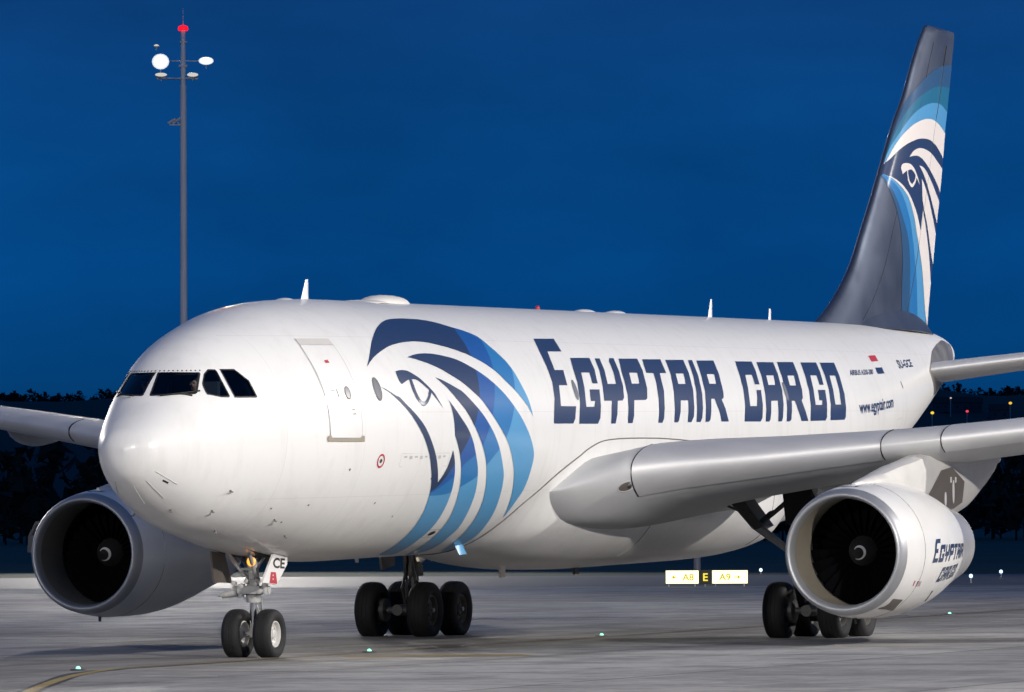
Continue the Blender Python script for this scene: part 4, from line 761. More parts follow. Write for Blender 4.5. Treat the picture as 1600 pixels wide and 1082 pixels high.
for s in (-1, 1):
    o_ = (ENG_X, ENG_Y*s, ENG_Z)
    b = MB(); b.lathe(OUT, o_, 'x', 96, B0); b.lathe([(7.4, .90), (7.36, .87), (6.6, .86), (5.6, .95)], o_, 'x', 96, B0)
    N = b.build('engine_nacelle', M_['cowl'], PLANE, smooth=40, recalc=False)
    N['label'] = 'white port engine with navy lettering' if s < 0 else 'starboard engine in shade behind the nose'
    b = MB(); b.lathe(LIP, o_, 'x', 96, B0); b.build('inlet_lip', M_['lip'], N, smooth=60, recalc=False)
    b = MB(); b.lathe(DUCT, o_, 'x', 96, B0); b.build('inlet_duct', M_['duct'], N, smooth=60, recalc=False)
    b = MB(); b.lathe([(1.5, 1.24), (1.9, 1.24), (2.0, .3)], o_, 'x', 64, B0, cap1=True); b.build('fan_case', M_['dark'], N, smooth=30, recalc=False)
    b = MB(); b.lathe([(1.05, 0.005), (1.08, .05), (1.16, .12), (1.3, .22), (1.45, .31), (1.6, .36), (1.75, .38)], o_, 'x', 40, B0); sp = b.build('spinner', M_['dark'], N, smooth=60, recalc=False)
    # white comma swirl painted on the spinner
    V2 = []; F2 = []
    K = 30
    for i in range(K+1):
        k = i/K; an = 0.6+k*4.6; a = 1.10+0.16*k; wd = 0.018+0.045*math.sin(math.pi*min(1, k*0.9+0.1))
        for da_ in (-wd/2, wd/2):
            aa = a+da_; pr = [(1.05, 0.005), (1.08, .05), (1.16, .12), (1.3, .22), (1.45, .31)]; r = 0.02
            for (a0, r_0), (a1, r_1) in zip(pr[:-1], pr[1:]):
                if a0 <= aa <= a1: r = r_0+(r_1-r_0)*(aa-a0)/(a1-a0)
            V2.append((o_[0]+aa-.004, o_[1]+(r+.006)*math.cos(an), o_[2]+B0*aa+(r+.006)*math.sin(an)))
    b = MB(); b.add(V2, [(2*i, 2*i+1, 2*i+3, 2*i+2) for i in range(K)]); b.build('spinner_swirl', M_['cowl'], N, recalc=False)
    # 26 wide-chord fan blades
    if proto_blade is None:
        rg = []
        for k in range(9):
            r = 0.34+0.89*k/8; tw = R(28+34*k/8); ch = 0.34+0.16*math.sin(math.pi*k/9); lean = 0.05*math.sin(k/8*3)
            pts_ = []
            for u, t_ in ((-.5, 0), (-.2, .02), (.2, .018), (.5, 0), (.2, -.006), (-.2, -.004)):
                pts_.append((u*ch*math.cos(tw)-t_*math.sin(tw), u*ch*math.sin(tw)+t_*math.cos(tw)+lean, r))
            rg.append(pts_)
        mb_ = MB(); mb_.rings(rg); proto_blade = mb_.build('fan_blade', M_['blade'], N, smooth=40); first = proto_blade
    for k in range(26):
        if k == 0 and first is not None: bl = first; first = None
        else: bl = proto_blade.copy(); COL.objects.link(bl)
        bl.parent = N; bl.location = (o_[0]+1.62, o_[1], o_[2]+B0*1.62); bl.rotation_euler = (2*math.pi*k/26, 0, 0)
    b = MB(); b.lathe([(5.6, .95), (5.62, .3), (7.2, .28), (7.9, .02)], o_, 'x', 40, B0, cap1=True); b.build('exhaust_cone', M_['geardark'], N, smooth=50, recalc=False)
    # cowl joints, vent panels, placards
    def ndecal(name, loop, m, off=0.006, holes=()):
        xs_ = [p[0] for p in loop]; ys_ = [p[1] for p in loop]; gpts = []
        x = min(xs_)
        while x < max(xs_):
            v = min(ys_)
            while v < max(ys_): gpts.append((x+.003, v+.002)); v += 0.08
            x += 0.2
        q = cdt_sheet([loop]+list(holes), [], gpts, lambda c: 0 if inpoly(c, loop) and not any(inpoly(c, h) for h in holes) else None)
        return sheet_object(name, *q, nmap_(s, off), [M_[m]], N)
    for xj in (19.4,):
        b = MB(); b.path([nmap_(s, .002)(xj, R(a))[0] for a in range(12, 349, 6)], 0.008, n=6); b.build('cowl_joint', M_['greypanel'], N)
    b = MB(); b.path([nmap_(s, .002)(x/10, R(176))[0] for x in range(190, 250)], 0.008, n=6); b.build('cowl_joint', M_['greypanel'], N)
    ndecal('vent_panel', [(18.6, R(136)), (19.2, R(136)), (19.5, R(152)), (18.5, R(152))], 'brown')
    ndecal('drain_slot', [(20.9, R(128)), (21.05, R(128)), (21.35, R(142)), (21.2, R(142))], 'black')
    ndecal('cooling_scoop', [(18.62, R(-8)), (18.8, R(-10)), (18.8, R(8)), (18.62, R(6))], 'black')
    for xx, aa, wd_, c_ in ((19.1, 116, .06, 'red'), (19.32, 116.5, .05, 'black'), (19.44, 116.5, .04, 'red'), (19.53, 116.5, .05, 'greypanel')):
        ndecal('placard', [(xx, R(aa)), (xx+wd_, R(aa)), (xx+wd_+.04, R(aa+5)), (xx+.04, R(aa+5))], c_)
    b = MB(); p = nmap_(s, 0)(19.0, R(180))[0]; b.tube(p+Vector((0, 0, .02)), p-Vector((0, 0, .12)), .04, .035, n=8); b.build('drain_mast', M_['black'], N)
    # strake
    b = MB(); q0 = [nmap_(s, 0)(x, R(-55))[0] for x in (20.2, 20.7, 21.2, 21.6)]; nn = nmap_(s, 0)(20.8, R(-55))[1]
    b.prism([q0[0], q0[3], q0[3]+nn*.26, q0[1]+nn*.2], Vector((0, .02, .02))); b.build('nacelle_strake', M_['cowl'], N)
    if s < 0:
        for row, (words, X0, X1, Va, Vb, xs0, xs1, ts0, ts1) in enumerate((('EGYPTAIR', NTX[0], NTX[1], NTX[2], NTX[3], 17.15, 30.6, 43.9, 88.1), ('CARGO', NTX[4], NTX[5], NTX[6], NTX[7], 31.0, 39.66, 55.0, 88.1))):
            LL = LETTERS[:8] if row == 0 else LETTERS[8:]
            xa = min(p[0] for l in LL for p in l[1]); xb = max(p[0] for l in LL for p in l[1])
            for ch, P, Hh in LL:
                def cv(Q): return [(X0+(X1-X0)*(p[0]-xa)/(xb-xa), R(Va+(Vb-Va)*(p[1]-ts0)/(ts1-ts0))) for p in Q]
                ndecal('letter', cv(P), 'navy', holes=[cv(Hh)] if Hh else [])
    # pylon: (x, z_low, z_high, half width)
    ST = [(18.9, 3.45, 3.68, .05), (19.6, 3.4, 3.78, .17), (20.6, 3.3, 3.92, .27), (21.7, 3.2, 4.1, .33), (22.8, 3.1, 4.24, .37), (23.4, 3.05, 4.33, .38), (24.5, 2.95, 4.45, .38), (25.6, 2.95, 4.5, .37), (27, 3.12, 4.5, .34), (28.5, 3.55, 4.55, .28), (29.6, 3.95, 4.5, .2), (30.6, 4.25, 4.45, .06)]
    rg = []; K4 = [[q[i] for q in ST] for i in range(4)]
    for x in [18.9+11.7*i/46 for i in range(47)]:
        zl, zh, hw = (pch(K4[0], K4[i], x) for i in (1, 2, 3))
        rg.append([(x, (ENG_Y+hw*yk)*s, zl+(zh-zl)*zk) for yk, zk in ((-.55, 0), (-.9, .12), (-1, .4), (-.95, .75), (-.7, .95), (-.3, 1), (.3, 1), (.7, .95), (.95, .75), (1, .4), (.9, .12), (.55, 0))])
    b = MB(); b.rings(rg); PY = b.build('pylon', M_['pylon'], N, smooth=45)
    b = MB(); yo = (ENG_Y+.385)*s
    b.prism([(23.2, yo, 3.28), (24.5, yo, 4.0), (25.3, yo, 4.08), (26.4, yo-.02*s, 3.75), (26.2, yo-.02*s, 3.25), (25.4, yo, 3.1)], (0, .012*s, 0)); b.build('pylon_heat_panel', M_['brown'], N)
    for xx, zz, hh in ((25.4, 3.5, .28), (24.75, 3.32, .17)):
        b = MB(); b.prism([(xx+.07*math.cos(2*math.pi*i/14), yo+.013*s, zz+hh*math.sin(2*math.pi*i/14)) for i in range(14)], (0, .01*s, 0)); b.build('pylon_vent', M_['white'], N)
    for xx in (25.2, 25.58):
        b = MB(); b.box((xx, yo+.018*s, 3.78), (.09, .012, .13)); b.build('pylon_vent', M_['white'], N)
# ------------------------------------------------------------------ fin and rudder
LEZ = [8.05, 8.31, 8.69, 9.16, 9.61, 10.12, 10.61, 11.0, 11.8, 12.98, 14.23, 15.08, 16.05, 16.96, 17.2]
LEX = [44.4, 45.22, 46.18, 47.09, 47.83, 48.49, 48.97, 49.35, 50.14, 51.23, 52.43, 53.37, 54.22, 55.15, 55.45]
TEZ = [8.05, 8.39, 9.66, 10.32, 11.18, 12.18, 13.48, 14.22, 14.88, 16.35, 17.36]
TEX = [55.4, 55.5, 55.88, 56.15, 56.43, 56.81, 57.25, 57.46, 57.71, 58.24, 58.54]
def fin_half(x, z):
    a, c_ = pch(LEZ, LEX, min(z, 17.2)), pch(TEZ, TEX, z); u = max(0, min(1, (x-a)/(c_-a))); th = .36-.024*(z-8.4)
    return th*naca(u)*2
zs = [8.05+0.25*i for i in range(37)]+[17.2, 17.28]
def finring(z, u0, u1, n=22, shrink=1.0):
    a, c_ = pch(LEZ, LEX, min(z, 17.2)), pch(TEZ, TEX, z); q = []
    if z > 17.2: a += 0.25; c_ -= 0.02
    ch = c_-a; us = [u0+(u1-u0)*((i/n)**2.2 if u0 == 0 else i/n) for i in range(n+1)]
    up = [(a+ch*u, -fin_half(a+ch*u, z)*shrink, z) for u in us]; dn = [(p[0], -p[1], p[2]) for p in up[::-1]]
    return up+(dn[:-1] if u0 == 0 else dn)
b = MB(); b.rings([finring(z, 0, .70, 34, shrink=1.0 if z <= 17.2 else .5) for z in zs]); FIN = b.build('vertical_fin', M_['fin'], PLANE, smooth=40); FIN['label'] = 'tall dark metallic tail fin with falcon artwork'
b = MB(); b.rings([finring(z, .703, 1, 10, 0.985 if z <= 17.2 else .5) for z in zs if z >= 8.3]); RUD = b.build('rudder', M_['fin'], FIN, smooth=40)
def finmap(off):
    def f(x, z):
        h = fin_half(x, z); e = .05; n = Vector(((fin_half(x+e, z)-fin_half(x-e, z))/(2*e)*-1, -1, (fin_half(x, z+e)-fin_half(x, z-e))/(2*e)*-1)).normalized()
        return Vector((x, -h-off, z)), n
    return f
def findecal(name, loops, m, holes=(), off=0.014):
    # keep the art inside the fin's outline
    def ok(c): return pch(LEZ, LEX, min(c[1], 17.2))+.02 < c[0] < pch(TEZ, TEX, c[1])
    te = [(pch(TEZ, TEX, 8.3+.25*i), 8.3+.25*i) for i in range(37)]; le = [(pch(LEZ, LEX, 8.3+.25*i)+.02, 8.3+.25*i) for i in range(36)]
    xs_ = [p[0] for lp in loops for p in lp]; ys_ = [p[1] for lp in loops for p in lp]
    gpts = [(min(xs_)+.011+.3*i, min(ys_)+.017+.4*j) for i in range(int((max(xs_)-min(xs_))/.3)+1) for j in range(int((max(ys_)-min(ys_))/.4)+1)]
    z = min(ys_)
    while z < max(ys_):
        for k_ in (.04, .07, .11, .17, .25, .36, .5, .7, .95): gpts.append((pch(LEZ, LEX, min(z, 17.2))+k_, z))
        z += .12
    q = cdt_sheet(list(loops)+list(holes), [te, le], gpts, lambda c: 0 if ok(c) and any(inpoly(c, lp) for lp in loops) and not any(inpoly(c, h) for h in holes) else None)
    return sheet_object(name, *q, finmap(off), [M_[m]], FIN)
def fs(k): return smooth_loop(FIN_ART[k], corner=40, sub=4)
for k, m in (('up3', 'steel_blue'), ('up2', 'teal'), ('up1', 'blue4'), ('blue3', 'steel_blue'), ('blue2', 'blue3'), ('blue1', 'blue4')): findecal('blue_band', [fs(k)], m, off=0.010)
# navy field behind the falcon's head
nf = FIN_ART['white1'][::-1][0:10]+[(58.2, 13.2), (57.2, 11.0), (56.6, 9.0), (56.2, 8.35)]+FIN_ART['white5'][0:12][::-1]+[(50.7, 12.6), (50.9, 12.9)]
findecal('navy_field', [nf], 'navy', off=0.012)
for k in ('white1', 'white2', 'white3', 'white4', 'white5'): findecal('white_feather', [fs(k)], 'finwhite', off=0.018)
findecal('falcon_eye', [fs('eye')], 'finwhite', [fs('eyeh')], off=0.020)
# fin root fillet
for s in (-1, 1):
    b = MB(); rg = []
    for i in range(15):
        k = i/14; x = 47.6+7.6*k; e = math.sin(math.pi*min(1, .02+.75*k)); zb_ = fpt(x, 0).z-.12
        rg.append([(x, s*(fin_half(x, 8.7)-.05+(.05+.45*e)*(1-math.sin(a))), zb_+(.12+.55*e)*math.sin(a)*1.0) for a in [R(90*j/8) for j in range(9)]]+[(x, s*.02, zb_)])
    b.rings(rg); b.build('fin_root_fillet', M_['fin'], FIN, smooth=60)
b = MB(); b.path([(pch(TEZ, TEX, z)*.7+pch(LEZ, LEX, z)*.3, -fin_half(pch(TEZ, TEX, z)*.7+pch(LEZ, LEX, z)*.3, z)-.012, z) for z in [8.4+.4*i for i in range(22)]], .012, n=5); b.build('rudder_hinge_gap', M_['black'], FIN)
b = MB(); b.path([(pch(TEZ, TEX, z)*.27+pch(LEZ, LEX, z)*.73, -fin_half(pch(TEZ, TEX, z)*.27+pch(LEZ, LEX, z)*.73, z)-.003, z) for z in [8.4+.4*i for i in range(22)]], .008, n=5); b.build('fin_panel_joint', M_['black'], FIN)
# ------------------------------------------------------------------ tailplane
for s in (-1, 1):
    b = MB(); rg = []; 
    for i in range(20):
        y = 0.5+9.2*i/19; x0 = 50.85+.62*(y-.5); c = 5.6-3.4*(y-.5)/9.2; z0 = 6.98+.15*(y-.5)-.002*y*y; th = .052
        if i == 19: x0 += .3; c -= .5; th *= .3
        rg.append([(x0+c*u, y*s, z0+c*th*2*naca(u)) for u in US]+[(x0+c*u, y*s, z0-c*th*2*naca(u)) for u in US[-2:0:-1]])
    b.rings(rg); TP = b.build('tailplane', M_['alu'], PLANE, smooth=45)
    TP['label'] = 'port tailplane' if s < 0 else 'starboard tailplane'

# ------------------------------------------------------------------ landing gear
def tyre_prof(r, w):
    q = [(.62, .52), (.9, .62), (1.0, .74), (.98, .84), (.88, .92), (.7, .975), (.42, 1.0), (.40, .985), (.36, .985), (.34, 1.0), (.06, 1.005), (.04, .988), (0, .988)]
    h = [(a*w/2, rr_*r) for a, rr_ in q]
    return [(-a, rr_) for a, rr_ in h]+[(a, rr_) for a, rr_ in h[::-1][1:]]
def make_tyre(r, w, zc):
    b = MB(); b.lathe(tyre_prof(r, w), (0, 0, 0), 'y', 56)
    lo = -zc+0.001
    b.v = [(p[0], p[1]*(1.0+0.10*max(0, -p[2]/r-0.55)), max(p[2], lo)) for p in b.v]
    return b
def make_rim(r, w, sd):
    b = MB(); b.lathe([(sd*w*.30, r*.53), (sd*w*.36, r*.53), (sd*w*.37, r*.49), (sd*w*.30, r*.45), (sd*w*.16, r*.41), (sd*w*.12, r*.30), (sd*w*.16, r*.22), (sd*w*.30, r*.17), (sd*w*.33, r*.10), (sd*w*.33, .004)], (0, 0, 0), 'y', 40, cap1=True)
    b.lathe([(-sd*w*.30, r*.53), (-sd*w*.22, r*.44), (-sd*w*.1, r*.3), (-sd*w*.1, .01)], (0, 0, 0), 'y', 40, cap1=True)
    for k in range(9):
        a = 2*math.pi*k/9; p = Vector((r*.355*math.cos(a), sd*w*.13, r*.355*math.sin(a))); b.tube(p, p+Vector((0, sd*w*.05, 0)), r*.035, n=6)
    return b
NGX = 6.67
b = MB()
b.tube((6.55, 0, 2.6), (6.66, 0, 1.30), .135, .135, 18); b.tube((6.66, 0, 1.34), (6.665, 0, 1.16), .165, .15, 18); b.tube((6.62, 0, 1.66), (6.635, 0, 1.56), .17, .17, 18)
b.tube((6.67, -.48, .49), (6.67, .48, .49), .06, n=12); b.tube((6.67, 0, .42), (6.668, 0, .72), .085, .075, 14)
NG = b.build('nose_gear_leg', M_['gear'], PLANE, smooth=40)
b = MB(); b.tube((6.662, 0, 1.2), (6.668, 0, .66), .075, n=16); b.build('oleo_piston', M_['chrome'], NG, smooth=40)
b = MB()
for s in (-1, 1):
    b.tube((6.86, .09*s, 1.24), (7.06, .03*s, .92), .03, .022); b.tube((7.06, .03*s, .92), (6.76, .07*s, .52), .022, .03)
b.tube((7.06, -.07, .92), (7.06, .07, .92), .03); b.build('torque_link', M_['gear'], NG, smooth=40)
b = MB(); b.tube((6.55, -.42, 1.42), (6.55, .42, 1.42), .09, n=14); b.tube((6.52, .3, 1.36), (6.5, .66, 1.31), .075, .07, 14); b.tube((6.5, .66, 1.31), (6.5, .72, 1.305), .04, .04, 12)
b.box((6.6, 0, 1.42), (.42, .5, .16)); b.tube((6.5, -.34, 1.34), (6.5, -.34, 1.56), .07, .07); b.tube((6.48, .2, 1.55), (6.46, .2, 1.25), .06, .06); b.build('steering_unit', M_['gear'], NG, smooth=40)
b = MB()
for s in (-1, 1):
    b.tube((6.5, .12*s, 1.72), (5.5, .33*s, 2.5), .045, n=10); b.tube((6.6, .13*s, 1.9), (6.7, .42*s, 2.4), .035, n=10)
b.tube((6.32, -.17, 1.86), (6.32, .17, 1.86), .03); b.build('drag_brace', M_['gear'], NG, smooth=40)
b = MB(); rnd = random.Random(4)
for k in range(9):
    a = rnd.uniform(-.2, .2); z = 2.35; pts = [(6.60+rnd.uniform(-.06, .06), a, z)]
    for j in range(6): z -= .17; pts.append((6.56+rnd.uniform(-.07, .05), a*.8+rnd.uniform(-.06, .06), z))
    b.path(pts, .014, n=6)
b.build('hydraulic_hoses', M_['geardark'], NG, smooth=50)
for k, (x, y, z, r_) in enumerate(((6.45, .17, 1.50, .06), (6.45, -.15, 1.53, .055), (6.46, .05, 1.60, .05), (6.44, -.26, 1.4, .06), (6.44, .34, 1.56, .05))):
    b = MB(); b.lathe([(-.08, .01), (-.07, r_), (.05, r_*.9), (.08, r_*.4)], (x, y, z), 'x', 14, cap0=True, cap1=True); b.build('valve_block', M_['gear'], NG, smooth=40)
b = MB(); b.box((6.67, 0, .47), (.1, .56, .05)); b.build('tow_bar_fitting', M_['chrome'], NG)
TN = make_tyre(.525, .40, .49); RN = {}
for i, s in enumerate((-1, 1)):
    t_ = TN.build('tyre', M_['tyre'], NG, smooth=35) if i == 0 else copy_part(t0, NG); t0 = t_
    t_.location = (NGX, .36*s, .49)
    r_ = make_rim(.525, .40, s).build('wheel_rim', M_['rim'], NG, smooth=35); r_.location = (NGX, .36*s, .49)
    r_ = make_rim(.525, .40, -s).build('wheel_rim', M_['rim'], NG, smooth=35); r_.location = (NGX, .36*s-.002*s, .49)
# lit taxi lamp and its unlit twins
b = MB(); b.lathe([(.06, .05), (0, .10), (-.05, .115), (-.06, .105)], (6.22, -.17, 2.02), 'x', 20, cap0=True); b.build('taxi_lamp_housing', M_['gear'], NG, smooth=40)
b = MB(); b.lathe([(-.052, .10), (-.075, .07), (-.085, .01)], (6.22, -.17, 2.02), 'x', 20, cap1=True); tl = b.build('taxi_lamp', emit('taxi_lamp_amber', (1.0, .36, .05), 2.2), NG, smooth=40)
b = MB(); b.lathe([(.06, .05), (0, .09), (-.05, .10), (-.055, .01)], (6.22, .17, 2.02), 'x', 20, cap0=True, cap1=True); b.build('spare_lamp', M_['windowgrey'], NG, smooth=40)
# bay and doors
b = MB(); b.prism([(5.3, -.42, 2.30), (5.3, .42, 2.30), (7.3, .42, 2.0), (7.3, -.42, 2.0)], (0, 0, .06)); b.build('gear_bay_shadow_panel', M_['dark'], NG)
DP = [(6.50, 2.24), (7.20, 2.16), (7.16, 1.95), (6.62, 1.53), (5.86, 1.585)]
b = MB(); b.prism([(x, -.56-.10*(2.2-z)*0, z) for x, z in DP], (0, .045, 0)); pd = b.build('gear_door', M_['white'], NG, smooth=30); pd['label'] = 'white gear door with black letters and red placard'
b = MB(); b.prism([(6.30, -.5625, 1.80), (6.55, -.5625, 1.79), (6.62, -.5625, 1.545), (6.22, -.5625, 1.57)], (0, -.004, 0)); b.build('gear_door_placard', M_['red'], NG)
for zz in (1.73, 1.65):
    b = MB(); b.box((6.40, -.568, zz), (.05, .004, .03)); b.build('placard_mark', M_['white'], NG)
def wmap(o0, ax, ay, n): return lambda u, v: (Vector(o0)+Vector(ax)*u+Vector(ay)*v, Vector(n))
V2, F2 = text_polys('CE', .03); sheet_object('gear_door_lettering', V2, F2, [0]*len(F2), wmap((6.40, -.5645, 1.88), (.62, 0, -.02), (.02, 0, .22), (0, -1, 0)), [M_['black']], NG)
b = MB(); b.prism([(5.66, .52, 2.24), (6.35, .52, 2.2), (6.92, .60, 1.56), (6.02, .60, 1.58)], (0, .045, 0)); b.build('gear_door', M_['brown'], NG)

# main gear
MGX, MGY = 28.85, 5.34
TM = make_tyre(.70, .53, .655); tm0 = None; rm0 = None
for s in (-1, 1):
    b = MB()
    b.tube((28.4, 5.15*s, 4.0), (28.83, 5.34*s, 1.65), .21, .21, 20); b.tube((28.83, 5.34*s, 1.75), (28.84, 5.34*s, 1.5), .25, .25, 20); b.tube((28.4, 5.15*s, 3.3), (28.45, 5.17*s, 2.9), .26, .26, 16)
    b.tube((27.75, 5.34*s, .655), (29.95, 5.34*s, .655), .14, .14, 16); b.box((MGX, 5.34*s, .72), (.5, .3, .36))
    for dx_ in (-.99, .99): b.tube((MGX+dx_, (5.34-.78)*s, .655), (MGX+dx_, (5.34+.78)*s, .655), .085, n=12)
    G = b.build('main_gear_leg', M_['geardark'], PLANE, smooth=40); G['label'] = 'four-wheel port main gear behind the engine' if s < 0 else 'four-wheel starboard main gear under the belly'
    b = MB(); b.tube((28.84, 5.34*s, 1.6), (28.85, 5.34*s, .75), .13, n=16); b.build('oleo_piston', M_['geardark'], G, smooth=40)
    b = MB(); b.tube((28.45, 5.0*s, 1.9), (28.3, 4.3*s, 2.42), .09, .09, 14); b.tube((28.3, 4.3*s, 2.42), (28.25, 3.85*s, 2.76), .10, .12, 14); b.build('side_stay', M_['gear'], G, smooth=40)
    b = MB(); b.tube((28.25, 3.9*s, 2.74), (28.2, 3.4*s, 3.35), .13, .15, 12); b.tube((28.2, 4.0*s, 2.72), (28.35, 5.05*s, 3.6), .05, .07, 10); b.tube((28.15, 3.95*s, 2.9), (28.2, 3.2*s, 3.2), .03, .03, 8)
    b.path([(28.1, 4.05*s, 2.82), (28.15, 4.3*s, 3.05), (28.1, 4.5*s, 3.1), (28.2, 5.0*s, 3.55)], .025, n=6); b.build('lock_stay', M_['geardark'], G, smooth=40)
    b = MB()
    for q in (-1, 1): b.tube((28.55, (5.34+.1*q)*s, 1.6), (28.2, (5.34+.05*q)*s, 1.2), .04, .03); b.tube((28.2, (5.34+.05*q)*s, 1.2), (28.55, (5.34+.1*q)*s, .82), .03, .04)
    b.build('torque_link', M_['geardark'], G, smooth=40)
    b = MB()
    for k in range(7):
        a = random.uniform(-.2, .2); z = 2.6; pts = [(28.35, (5.3+a)*s, z)]
        for j in range(7): z -= .24; pts.append((28.36+.06*j+random.uniform(-.05, .02), (5.3+a*.8+random.uniform(-.06, .06))*s, z))
        b.path(pts, .02, n=6)
    b.build('hydraulic_hoses', M_['geardark'], G, smooth=50)
    b = MB(); b.prism([(27.9, 5.78*s, 3.5), (28.9, 5.78*s, 3.5), (29.1, 5.95*s, 1.75), (28.3, 5.95*s, 1.65), (28.0, 5.9*s, 2.2)], (0, .06*s, 0)); b.build('gear_door', M_['brown'], G)
    b = MB(); b.prism([(28.0, 3.25*s, 3.42), (28.0, 3.62*s, 3.42), (28.0, 4.15*s, 2.72), (28.0, 3.95*s, 2.62)], (.9, 0, 0)); b.build('bay_door', M_['geardark'], G)
    b = MB(); b.prism([(27.7, 4.75*s, 3.75), (27.7, 5.5*s, 3.75), (27.7, 5.5*s, 2.8), (27.7, 4.85*s, 2.75)], (1.1, 0, 0)); b.build('wheel_well_shade', M_['dark'], G)  # near-black block painted for the shade inside the open well
    for dx_ in (-.99, .99):
        for q in (-1, 1):
            if tm0 is None: tm0 = TM.build('tyre', M_['tyre'], G, smooth=35); t_ = tm0
            else: t_ = copy_part(tm0, G)
            t_.location = (MGX+dx_, (MGY*s+.70*q), .655)
            r_ = make_rim(.70, .53, q).build('wheel_rim', M_['rimdark'], G, smooth=35); r_.location = t_.location
            b = MB(); b.lathe([(q*.16, .372), (q*.19, .372), (q*.19, .345), (q*.16, .345)], (0, 0, 0), 'y', 36); e = b.build('rim_flange', M_['rim'], G, smooth=35); e.location = t_.location
            b = MB(); b.lathe([(q*.10, .0), (q*.23, .06), (q*.25, .045), (q*.25, .004)], (0, 0, 0), 'y', 14, cap1=True); e = b.build('hub_cap', M_['gear'], G, smooth=35); e.location = t_.location
            b = MB(); b.lathe([(-q*.05, .30), (-q*.38, .29), (-q*.40, .12)], (0, 0, 0), 'y', 28, cap1=True); e = b.build('brake_pack', M_['geardark'], G, smooth=35); e.location = t_.location

# ================================================================== the two pilots
def person(x, y, label):
    root = None
    sk = [((x+.10, y, 4.98), .16), ((x+.12, y, 5.15), .17), ((x+.10, y, 5.34), .17), ((x+.07, y, 5.46), .075), ((x+.04, y, 5.54), .062), ((x+.0, y, 5.62), .095), ((x-.01, y, 5.71), .10), ((x+.0, y, 5.77), .07),
          ((x+.09, y-.20, 5.38), .065), ((x+.02, y-.25, 5.16), .052), ((x-.25, y-.18, 5.10), .042), ((x-.36, y-.16, 5.12), .035),
          ((x+.09, y+.20, 5.38), .065), ((x+.02, y+.25, 5.16), .052), ((x-.25, y+.18, 5.10), .042), ((x-.36, y+.16, 5.12), .035), ((x-.115, y, 5.655), .018)]
    ed = [(0, 1), (1, 2), (2, 3), (3, 4), (4, 5), (5, 6), (6, 7), (2, 8), (8, 9), (9, 10), (10, 11), (2, 12), (12, 13), (13, 14), (14, 15), (5, 16)]
    def grow(name, m, ids, k, parent):
        me = bpy.data.meshes.new(name); mp_ = {i: j for j, i in enumerate(ids)}
        me.from_pydata([sk[i][0] for i in ids], [(mp_[a], mp_[b_]) for a, b_ in ed if a in mp_ and b_ in mp_], [])
        me.materials.append(m); ob = bpy.data.objects.new(name, me); COL.objects.link(ob)
        md = ob.modifiers.new('skin', 'SKIN')
        bm = bmesh.new(); bm.from_mesh(me); ly = bm.verts.layers.skin.verify()
        for i, v in enumerate(bm.verts): v[ly].radius = (sk[ids[i]][1]*k,)*2; v[ly].use_root = (i == 0)
        bm.to_mesh(me); bm.free(); md.use_smooth_shade = True
        ss = ob.modifiers.new('sub', 'SUBSURF'); ss.levels = 2; ss.render_levels = 2
        if parent is not None: ob.parent = parent
        return ob
    body = grow('person', M_['skin'], list(range(17)), 1.0, None); tag(body, label, 'person')
    grow('shirt', M_['shirt'], [0, 1, 2, 8, 9, 10, 12, 13, 14], 1.13, body)
    b = MB(); b.lathe([(0.0, .112), (.05, .104), (.09, .075), (.105, .01)], (x+.025, y, 5.70), 'z', 16, cap1=True); b.build('hair', M_['hair'], body, smooth=60)
    for s in (-1, 1):
        b = MB(); b.lathe([(-.012, .028), (.012, .028)], (x+.02, y+s*.098, 5.655), 'y', 12, cap0=True, cap1=True); b.build('headset_cup', M_['black'], body)
        b = MB(); b.lathe([(-.01, .004), (0, .012), (.01, .004)], (x-.092, y+s*.035, 5.685), 'x', 8, cap0=True, cap1=True); b.build('eye', M_['black'], body)
    b = MB(); b.box((x-.092, y, 5.60), (.012, .045, .008)); b.build('mouth', M_['red'], body)
    return body
M_['skin'] = mat('face_skin', (0.50, 0.31, 0.23), 0.55); M_['shirt'] = mat('white_uniform_shirt', (0.75, 0.75, 0.73), 0.7); M_['hair'] = mat('dark_hair', (0.02, 0.015, 0.012), 0.6)
person(2.62, -0.47, 'pilot in white shirt behind the right-hand front cockpit pane')
person(2.62, 0.62, 'pilot in white shirt behind the left-hand front cockpit pane')

